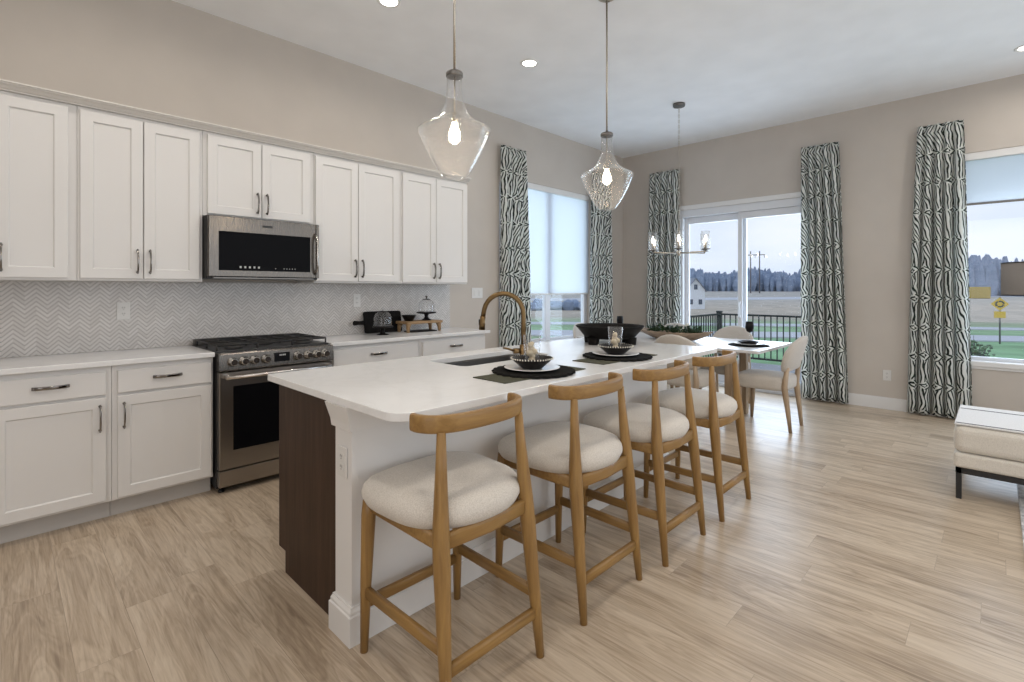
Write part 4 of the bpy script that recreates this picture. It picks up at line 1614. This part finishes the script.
for gx, gy, lb in ((5.50, 1.868, 'dark goblet with clear stem on the dining table end nearest the camera'), (5.46, 3.415, 'dark goblet with clear stem seen above the black footed bowl')):
    t = thing('goblet', lb, 'goblet', (gx, gy, ZD), 0, 'dining goblets')
    bm = nb()
    lathe(bm, [(0.036, 0), (0.036, 0.002), (0.008, 0.008), (0.0045, 0.02), (0.0045, 0.10), (0.008, 0.108)], seg=24)
    obj('stem', bm, MT['clear_glass'], t)
    bm = nb()
    lathe(bm, [(0.008, 0.106), (0.030, 0.120), (0.041, 0.15), (0.041, 0.18), (0.036, 0.222), (0.0345, 0.222), (0.039, 0.18), (0.038, 0.15), (0.02, 0.12)], seg=28)
    obj('cup', bm, MT['black_ceramic'], t)

# dough bowl with greens
bm = nb()
N = 40
rings = []
for L, Wd, z in ((0.16, 0.06, 0.0), (0.24, 0.10, 0.006), (0.36, 0.15, 0.045), (0.43, 0.175, 0.085), (0.43, 0.175, 0.092), (0.40, 0.158, 0.088), (0.33, 0.12, 0.05), (0.2, 0.07, 0.022)):
    P = []
    for i in range(N):
        a = 2 * PI * i / N
        ca, sa = math.cos(a), math.sin(a)
        up = 0.022 * abs(sa) ** 3 * (z / 0.09)
        P.append((Wd * math.copysign(abs(ca) ** 1.15, ca), L * math.copysign(abs(sa) ** 0.9, sa), z + up))
    rings.append(P)
loft(bm, rings)
o = tag(obj('dough_bowl', bm, MT['bowl_wood']), 'long carved wooden dough bowl in the middle of the dining table', 'bowl')
o.location = (5.24, 2.58, ZD)


def sprigs(name, label, loc, seed, n=130, sx=0.085, sy=0.085, h=0.085, cat='greenery'):
    rnd = random.Random(seed)
    bm = nb()
    for i in range(n):
        a = rnd.uniform(0, 2 * PI)
        r = math.sqrt(rnd.random())
        base_ = Vector((sx * r * math.cos(a), sy * r * math.sin(a), rnd.uniform(0.0, h) * (1 - 0.5 * r * r)))
        d = Vector((math.cos(a) * 0.7, math.sin(a) * 0.7, rnd.uniform(0.1, 1.0))).normalized()
        L = rnd.uniform(0.025, 0.042)
        s = d.cross(Vector((rnd.uniform(-1, 1), rnd.uniform(-1, 1), 0.6))).normalized() * L * 0.3
        nrm = d.cross(s).normalized() * 0.0022
        m1 = base_ + d * L * 0.5
        e = base_ + d * L
        v = [bm.verts.new(p) for p in (base_, m1 + s + nrm, e, m1 - s + nrm, m1 - nrm * 1.5)]
        bm.faces.new((v[0], v[1], v[4]))
        bm.faces.new((v[1], v[2], v[4]))
        bm.faces.new((v[2], v[3], v[4]))
        bm.faces.new((v[3], v[0], v[4]))
    sphere(bm, (0, 0, h * 0.3), sx * 0.62, 10, 0.6)
    o = tag(obj(name, bm, MT['leaf']), label, cat, 'greenery in the dough bowl')
    o.location = loc
    return o


sprigs('greenery_bunch', 'dark green bunch at the left end of the dough bowl', (5.24, 2.80, ZD + 0.082), 1)
sprigs('greenery_bunch', 'dark green bunch in the middle of the dough bowl', (5.24, 2.585, ZD + 0.082), 2)
sprigs('greenery_bunch', 'dark green bunch at the right end of the dough bowl', (5.25, 2.375, ZD + 0.082), 3)
bm = nb()
rnd = random.Random(9)
for i in range(46):
    a = rnd.uniform(0, 2 * PI)
    c_ = rnd.uniform(-0.3, 1)
    s_ = math.sqrt(1 - c_ * c_)
    sphere(bm, (0.030 * s_ * math.cos(a), 0.030 * s_ * math.sin(a), 0.04 + 0.028 * c_), 0.011, 6)
o = tag(obj('flower_head', bm, MT['flower']), 'white flower cluster between the green bunches in the dough bowl', 'flower')
o.location = (5.36, 2.48, ZD + 0.105)


# ------------------------------------------------------------------ curtains and shades
def curtain(label, along, a_top, a_bot, wallc, ztop, zbot, folds, seed, seen_sign=-1):
    """along='x': hangs before wall_left (y = wallc); along='y': before wall_back (x = wallc)"""
    rnd = random.Random(seed)
    bm = nb()
    uvl = bm.loops.layers.uv.new('UVMap')
    nu, nv = 110, 36
    ph = [rnd.uniform(-0.5, 0.5) for _ in range(4)]
    V = []
    U = []
    for j in range(nv + 1):
        v = j / nv
        z = ztop + (zbot - ztop) * v
        row, us, acc, prev = [], [], 0.0, None
        k = min(1.0, v * 2.2)
        amp = 0.018 + 0.028 * k
        for i in range(nu + 1):
            u = i / nu
            a0 = a_top[0] + (a_bot[0] - a_top[0]) * v ** 0.8
            a1 = a_top[1] + (a_bot[1] - a_top[1]) * v ** 0.8
            s = a0 + (a1 - a0) * u
            w = 2 * PI * folds * (u + 0.018 * math.sin(2 * PI * (u * 1.7 + ph[0]) + 2 * v) * k)
            d = amp * math.sin(w + ph[1]) + 0.008 * k * math.sin(w * 0.53 + ph[2] * 6 + 3 * v)
            pinch = 0.010 * math.exp(-((v - 0.035) / 0.02) ** 2)
            d *= 1 - 0.4 * math.exp(-((v - 0.035) / 0.02) ** 2)
            s += (a1 - a0) / folds * 0.16 * math.cos(w + ph[1]) * k
            p = (s, wallc + d, z) if along == 'x' else (wallc + d, s, z)
            if prev is not None:
                acc += math.dist(p, prev)
            prev = p
            row.append(bm.verts.new(p))
            us.append(acc)
        V.append(row)
        U.append(us)
    for j in range(nv):
        for i in range(nu):
            f = bm.faces.new((V[j][i], V[j][i + 1], V[j + 1][i + 1], V[j + 1][i]))
            f.smooth = True
            for lp, (jj, ii) in zip(f.loops, ((j, i), (j, i + 1), (j + 1, i + 1), (j + 1, i))):
                lp[uvl].uv = (U[jj][ii], ztop - V[jj][ii].co.z)
    o = obj('curtain_panel', bm, MT['curtain'], None, False)
    sm = o.modifiers.new('cloth', 'SOLIDIFY')
    sm.thickness = 0.003
    return tag(o, label, 'curtain', 'black and white print curtains')


cl = curtain('black and white print curtain left of the window beside the faucet', 'x', (4.05, 4.48), (4.05, 4.56), YL - 0.075, 3.0, 0.02, 5, 1)
cl = curtain('black and white print curtain right of the shaded window, toward the room corner', 'x', (5.86, 6.33), (5.84, 6.38), YL - 0.075, 3.0, 0.02, 5, 2)
cl = curtain('black and white print curtain left of the sliding door behind the chandelier', 'y', (3.23, 3.70), (3.21, 3.73), XB - 0.075, 3.03, 0.02, 5, 3)
cl = curtain('black and white print curtain right of the sliding door behind the profile chair', 'y', (1.31, 1.69), (1.20, 1.67), XB - 0.075, 3.02, 0.02, 5, 4)
cl = curtain('black and white print curtain left of the right-hand window', 'y', (0.245, 0.60), (0.165, 0.68), XB - 0.075, 3.02, 0.02, 5, 5)

bm = nb()
box(bm, LWX[0] + 0.01, LWX[1] - 0.01, YL + 0.028, YL + 0.031, 1.265, LWZ[1] - 0.055)
t = thing('roller_shade', 'pale roller shade drawn down over most of the left window', 'shade', (4.975, YL + 0.03, 1.25), 0, 'roller shades')
o = obj('shade_cloth', bm, MT['roller'], t)
o.location = (-4.975, -(YL + 0.03), -1.25)
bm = nb()
box(bm, LWX[0] + 0.008, LWX[1] - 0.008, YL + 0.004, YL + 0.055, LWZ[1] - 0.075, LWZ[1] - 0.001, 0.004)
o = obj('cassette', bm, MT['trim'], t)
o.location = (-4.975, -(YL + 0.03), -1.25)
bm = nb()
box(bm, LWX[0] + 0.01, LWX[1] - 0.01, YL + 0.022, YL + 0.037, 1.245, 1.266, 0.003)
o = obj('hem_bar', bm, MT['plate'], t)
o.location = (-4.975, -(YL + 0.03), -1.25)
t = thing('roller_shade', 'pale roller shade rolled up to the top of the right-hand window', 'shade', (XB + 0.03, -0.62, 2.17), 0, 'roller shades')
off = (-(XB + 0.03), 0.62, -2.17)
bm = nb()
box(bm, XB + 0.028, XB + 0.031, RWY[0] + 0.01, RWY[1] - 0.01, 2.185, RWZ[1] - 0.07)
obj('shade_cloth', bm, MT['roller'], t).location = off
bm = nb()
box(bm, XB + 0.004, XB + 0.055, RWY[0] + 0.008, RWY[1] - 0.008, RWZ[1] - 0.075, RWZ[1] - 0.001, 0.004)
obj('cassette', bm, MT['trim'], t).location = off
bm = nb()
box(bm, XB + 0.020, XB + 0.039, RWY[0] + 0.01, RWY[1] - 0.01, 2.165, 2.186, 0.003)
obj('hem_bar', bm, MT['dark_steel'], t).location = off

# ------------------------------------------------------------------ bench, rug, lamp at the right edge
t = thing('upholstered_bench', 'cream upholstered bench with black metal legs at the right photo edge', 'bench', (4.58, -0.45, 0))
X = lambda x: x - 4.58
Y = lambda y: y + 0.45
BX0, BX1, BY0, BY1 = 4.20, 4.96, -1.15, 0.20
bm = nb()
for a, b, c, d in ((BX0 + 0.01, BX1 - 0.01, BY1 - 0.04, BY1 - 0.01), (BX0 + 0.01, BX1 - 0.01, BY0 + 0.01, BY0 + 0.04), (BX0 + 0.01, BX0 + 0.04, BY0 + 0.01, BY1 - 0.01), (BX1 - 0.04, BX1 - 0.01, BY0 + 0.01, BY1 - 0.01)):
    box(bm, X(a), X(b), Y(c), Y(d), 0.162, 0.197, 0.002)
obj('frame', bm, MT['black_metal'], t)
for a in (BX0 + 0.025, BX1 - 0.025):
    for b in (BY0 + 0.025, BY1 - 0.025):
        bm = nb()
        box(bm, X(a) - 0.014, X(a) + 0.014, Y(b) - 0.014, Y(b) + 0.014, 0.013 if b < -0.1 else 0.0, 0.163, 0.002)
        obj('leg', bm, MT['black_metal'], t)
bm = nb()
box(bm, X(BX0), X(BX1), Y(BY0), Y(BY1), 0.198, 0.290, 0.018, 3)
obj('base_cushion', bm, MT['bench'], t)
bm = nb()
box(bm, X(BX0), X(BX1), Y(BY0), Y(BY1), 0.2905, 0.462, 0.045, 4)
obj('top_cushion', bm, MT['bench'], t)
# folded white throw with dark stripes lying over the top
bm = nb()
box(bm, X(BX0 + 0.018), X(BX1 - 0.05), Y(BY0 - 0.006), Y(BY1 - 0.004), 0.4622, 0.474, 0.005, 2)
th = tag(obj('throw_blanket', bm, MT['throw']), 'white throw with dark stripes spread on the cream bench', 'blanket')
th.location = (4.58, -0.45, 0)
bm = nb()
for sx in (BX0 + 0.030, BX1 - 0.20):
    box(bm, X(sx), X(sx + 0.016), Y(BY0), Y(BY1 - 0.012), 0.4742, 0.4752)
o = obj('stripe', bm, MT['dark_stripe'], th)

bm = nb()
box(bm, 3.29, 6.1, -2.6, -0.095, 0.0006, 0.012, 0.003)
tag(obj('area_rug', bm, MT['rug']), 'grey and cream patterned rug under the bench', 'rug')

t = thing('floor_lamp', 'lamp with a grey drum shade cut by the right photo edge', 'lamp', (6.0, -0.245, 0.0125))
bm = nb()
lathe(bm, [(0.14, 0), (0.14, 0.015), (0.03, 0.028), (0.012, 0.04)], seg=32)
obj('base', bm, MT['black_metal'], t)
bm = nb()
tube(bm, [(0, 0, 0.03), (0, 0, 1.34)], 0.011, 12)
obj('pole', bm, MT['black_metal'], t)
bm = nb()
lathe(bm, [(0.225, 1.252), (0.225, 1.53), (0.222, 1.53), (0.222, 1.252)], seg=48, cap0=False, cap1=False)
sh = obj('lamp_shade', bm, MT['lamp_shade'], t)
bm = nb()
for zz in (1.252, 1.524):
    lathe(bm, [(0.2255, zz), (0.2275, zz), (0.2275, zz + 0.008), (0.2255, zz + 0.008)], seg=48, cap0=False, cap1=False)
for k in range(3):
    a = 2 * PI * k / 3
    tube(bm, [(0, 0, 1.335), (0.2225 * math.cos(a), 0.2225 * math.sin(a), 1.262)], 0.003, 6)
obj('shade_ring', bm, MT['black_metal'], sh)

# ------------------------------------------------------------------ outdoors
def gz(x, y):
    d = math.hypot(x, y)
    P = [(0, -0.55), (16, -0.55), (60, -1.8), (92, -2.4), (130, -1.8), (250, 0.5), (460, 1.0)]
    for (a, p), (b, q) in zip(P, P[1:]):
        if d <= b:
            return p + (q - p) * (d - a) / (b - a)
    return 1.0


bm = nb()
ra = [7.4, 9, 11, 14, 17, 20, 25, 30, 36, 45, 55, 70, 90, 110, 140, 180, 240, 330, 450]
NA = 64
grid = []
for r in ra:
    row = []
    for i in range(NA + 1):
        a = math.radians(-60 + 200 * i / NA)
        rr = r
        x, y = rr * math.cos(a), rr * math.sin(a)
        row.append(bm.verts.new((x, y, gz(x, y))))
    grid.append(row)
for p, q in zip(grid, grid[1:]):
    for i in range(NA):
        f = bm.faces.new((p[i], p[i + 1], q[i + 1], q[i]))
        f.smooth = True
struct('ground', bm, MT['ground'])


def road(label, pts, w):
    bm = nb()
    prev = None
    P = []
    for a, b in zip(pts, pts[1:]):
        for k in range(4):
            t_ = k / 4
            P.append((a[0] + (b[0] - a[0]) * t_, a[1] + (b[1] - a[1]) * t_))
    P.append(pts[-1])
    for i, (x, y) in enumerate(P):
        a = P[max(i - 1, 0)]
        b = P[min(i + 1, len(P) - 1)]
        n = Vector((-(b[1] - a[1]), b[0] - a[0])).normalized() * w / 2
        c = [(x + n.x, y + n.y), (x - n.x, y - n.y)]
        row = [bm.verts.new((*q, gz(*q) + 0.05)) for q in c] + [bm.verts.new((*q, gz(*q) - 0.15)) for q in c[::-1]]
        if prev:
            for k in range(4):
                bm.faces.new((prev[k], prev[(k + 1) % 4], row[(k + 1) % 4], row[k]))
        prev = row
    o = obj('road', bm, MT['road'])
    tag(o, label, 'road', kind='structure')


def straight(d, a=-60, b=90, n=10):
    """a straight road running across the plot, d metres out along the lawn"""
    f, r = (0.716, 0.698), (0.698, -0.716)
    return [(d * f[0] + (a + (b - a) * k / n) * r[0], d * f[1] + (a + (b - a) * k / n) * r[1]) for k in range(n + 1)]


road('pale wet road just beyond the lawn outside the windows', straight(23.5), 4.2)
road('second pale road past the grass strip outside the windows', straight(35.0), 4.0)
road('far pale road crossing the brown field below the trees', straight(140, -160, 150), 16.0)

# deck and railing
bm = nb()
box(bm, XB + TH + 0.02, 10.3, 0.7, 4.15, -0.2, -0.12)
tag(obj('deck', bm, MT['deck']), 'grey deck outside the sliding glass door', 'deck', kind='structure')
DZ = -0.12
t = thing('deck_railing', 'black metal deck railing outside the sliding door', 'railing', (10.2, 4.05, DZ))
def rail_run(ax, n, step):
    pts = []
    bm = nb()
    for z in (0.08, 0.915):
        if ax == 'x':
            box(bm, -n * step, -0.035, -0.02, 0.02, z, z + 0.035, 0.003)
        else:
            box(bm, -0.02, 0.02, -n * step, -0.035, z, z + 0.035, 0.003)
    obj('rail', bm, MT['railing'], t)
    for i in range(1, n):
        bm = nb()
        p = -i * step
        cx, cy = (p, 0) if ax == 'x' else (0, p)
        box(bm, cx - 0.009, cx + 0.009, cy - 0.009, cy + 0.009, 0.1145, 0.916)
        obj('baluster', bm, MT['railing'], t)
rail_run('x', 29, 0.108)
rail_run('y', 30, 0.108)
for px, py in ((0, 0), (-3.14, 0), (0, -3.26)):
    bm = nb()
    box(bm, px - 0.045, px + 0.045, py - 0.045, py + 0.045, 0.0003, 0.98, 0.004)
    box(bm, px - 0.052, px + 0.052, py - 0.052, py + 0.052, 0.98, 1.0, 0.006)
    obj('post', bm, MT['railing'], t)

# white house far across the field
hx, hy = 88.0, 39.2
t = thing('house', 'small white gabled house far across the field', 'house', (hx, hy, gz(hx, hy) - 0.2), YAW - 0.12)
bm = nb()
pr = [(-1.6, 0), (1.6, 0), (1.6, 3.75), (0, 5.75), (-1.6, 3.75)]
loft(bm, [[(0 + k, y, z) for y, z in pr] for k in (0, 7)], smooth=False)
obj('house_walls', bm, MT['house'], t)
bm = nb()
for s in (-1, 1):
    loft(bm, [[(k, s * 1.9, 3.40), (k, s * 1.9, 3.52), (k, 0, 5.95), (k, 0, 5.80)] for k in (-0.4, 7.4)], smooth=False)
obj('house_roof', bm, MT['house_roof'], t)
for yy, zz in ((0, 3.8), (-0.8, 1.1), (0.8, 1.1)):
    bm = nb()
    box(bm, -0.06, 0.02, yy - 0.3, yy + 0.3, zz, zz + 0.9)
    obj('house_window', bm, MT['house_win'], t)


def pylon(label, x, y, h=20.0):
    t = thing('power_pole', label, 'power pole', (x, y, gz(x, y) - 0.3), math.atan2(y, x), 'power poles')
    for s in (-1, 1):
        bm = nb()
        tube(bm, [(0, s * 1.55, 0), (0, s * 1.55, h)], [0.26, 0.2], 8)
        obj('pole', bm, MT['pole'], t)
    bm = nb()
    box(bm, -0.15, 0.15, -3.4, 3.4, h - 1.6, h - 1.3)
    obj('crossarm', bm, MT['pole'], t)
    for yy in (-3.2, 0, 3.2):
        bm = nb()
        tube(bm, [(0, yy, h - 1.6), (0, yy, h - 2.6)], 0.1, 6)
        obj('insulator', bm, MT['pole'], t)
    return t


pylon('tall twin-pole power line frame above the trees', 203.5, 67.1, 16.5)
for x, y, h, lb in ((150, 29, 9.5, 'thin utility pole in the field seen right of the power line frame'), (70, 33.5, 6.0, 'bare sapling post in the field left of the door mullion')):
    t = thing('utility_pole', lb, 'pole', (x, y, gz(x, y) - 0.2))
    bm = nb()
    tube(bm, [(0, 0, 0), (0, 0, h)], 0.13, 6)
    obj('pole', bm, MT['pole'], t)
    bm = nb()
    box(bm, -0.05, 0.05, -0.9, 0.9, h * 0.72, h * 0.72 + 0.12)
    obj('crossarm', bm, MT['pole'], t)

# road sign
t = thing('road_sign', 'yellow diamond warning sign on a post beyond the right window', 'sign', (28.2, -0.07, gz(28.2, -0.07)), PI)
base_z = gz(28.2, -0.07)
bm = nb()
tube(bm, [(0, 0, 0), (0, 0, 0.72 - base_z + 0.28)], 0.03, 8)
obj('post', bm, MT['pole'], t)
bm = nb()
zc_ = 0.72 - base_z
r_ = 0.27
loft(bm, [[(k, 0, zc_ - r_), (k, r_, zc_), (k, 0, zc_ + r_), (k, -r_, zc_)] for k in (0.035, 0.05)], smooth=False)
sg = obj('sign_plate', bm, MT['sign'], t)
bm = nb()
for k in range(3):
    a0 = 2 * PI * k / 3
    ring_o = [(0.055, 0.14 * math.cos(a0 + 1.5 * i / 6), zc_ + 0.14 * math.sin(a0 + 1.5 * i / 6)) for i in range(7)]
    ring_i = [(0.055, 0.085 * math.cos(a0 + 1.5 * i / 6), zc_ + 0.085 * math.sin(a0 + 1.5 * i / 6)) for i in range(7)]
    loft(bm, [ring_o, ring_i], False, False, False, closed=False)
    e_ = a0 + 1.5
    tip = (0.055, 0.11 * math.cos(e_ + 0.45), zc_ + 0.11 * math.sin(e_ + 0.45))
    v = [bm.verts.new(p) for p in ((0.055, 0.165 * math.cos(e_), zc_ + 0.165 * math.sin(e_)), (0.055, 0.055 * math.cos(e_), zc_ + 0.055 * math.sin(e_)), tip)]
    bm.faces.new(v)
obj('arrow_ring', bm, MT['sign_black'], sg)
bm = nb()
box(bm, 0.035, 0.05, -0.17, 0.17, zc_ - 0.56, zc_ - 0.30)
obj('sign_plaque', bm, MT['sign'], t)

# shrub outside the right window
def twig_shrub(label, x, y, h, seed):
    rnd = random.Random(seed)
    t = thing('shrub', label, 'shrub', (x, y, gz(x, y)))
    bm = nb()
    lf = nb()
    for k in range(16):
        a = rnd.uniform(0, 2 * PI)
        r = rnd.uniform(0.05, 0.30) * h
        tip = Vector((r * math.cos(a), r * math.sin(a), h * rnd.uniform(0.6, 1.0)))
        tube(bm, [(0, 0, 0), tip * 0.5 + Vector((0, 0, 0.05)), tip], [0.012, 0.008, 0.004], 5)
        for m in range(12):
            p = tip * rnd.uniform(0.4, 1.0) + Vector((rnd.uniform(-.08, .08), rnd.uniform(-.08, .08), rnd.uniform(-.05, .05)))
            sphere(lf, p, rnd.uniform(0.018, 0.035), 5, 0.7)
    obj('stems', bm, MT['pole'], t)
    obj('foliage', lf, MT['shrub'], t)


twig_shrub('leafy young shrub on the lawn beside the right window curtain', 13.7, 0.33, 1.0, 4)
bm = nb()
prism(bm, rrect(-1.5, 1.5, -2.0, 2.0, 0.2, 3), 0, 2.9, 0.1)
o = tag(obj('dumpster', bm, MT['skip_yellow']), 'yellow container at the field edge seen right of the curtain', 'container')
o.location = (172, 3.2, gz(172, 3.2))

# distant winter woods: an uncountable mass of crowns
bm = nb()
rnd = random.Random(11)
def crown(x, y, zb, r, h):
    c = [bm.verts.new((x, y, zb + h))]
    n = 8
    rings = []
    for kk, (fr_, fz) in enumerate(((0.55, 0.0), (1.0, 0.38), (0.75, 0.75), (0.32, 0.94))):
        rings.append([(x + r * fr_ * rnd.uniform(0.75, 1.25) * math.cos(2 * PI * i / n), y + r * fr_ * rnd.uniform(0.75, 1.25) * math.sin(2 * PI * i / n), zb + h * fz * rnd.uniform(0.93, 1.07)) for i in range(n)])
    loft(bm, rings, True, True, False)
for deg10 in range(-240, 660, 3):
    deg = deg10 / 20
    for row in range(3):
        R0 = 252 + 24 * row + rnd.uniform(-8, 8)
        tall = 9.0 if deg > 14 else (6.2 if deg > 8 else 10.5)
        if deg < 8:
            R0 -= 55
        a = math.radians(deg + rnd.uniform(-0.15, 0.15))
        crown(R0 * math.cos(a), R0 * math.sin(a), gz(R0, 0) - 0.4, rnd.uniform(0.9, 2.0), tall * rnd.uniform(0.72, 1.12) + 1.2 * row + 1.2 * math.sin(deg * 1.1))
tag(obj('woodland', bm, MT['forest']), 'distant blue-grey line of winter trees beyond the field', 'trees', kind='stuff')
bm = nb()
for deg10 in range(330, 520, 6):
    a = math.radians(deg10 / 10)
    R0 = 86 + rnd.uniform(-3, 3)
    crown(R0 * math.cos(a), R0 * math.sin(a), gz(R0, 0) - 0.2, rnd.uniform(1.0, 1.8), rnd.uniform(1.5, 2.2))
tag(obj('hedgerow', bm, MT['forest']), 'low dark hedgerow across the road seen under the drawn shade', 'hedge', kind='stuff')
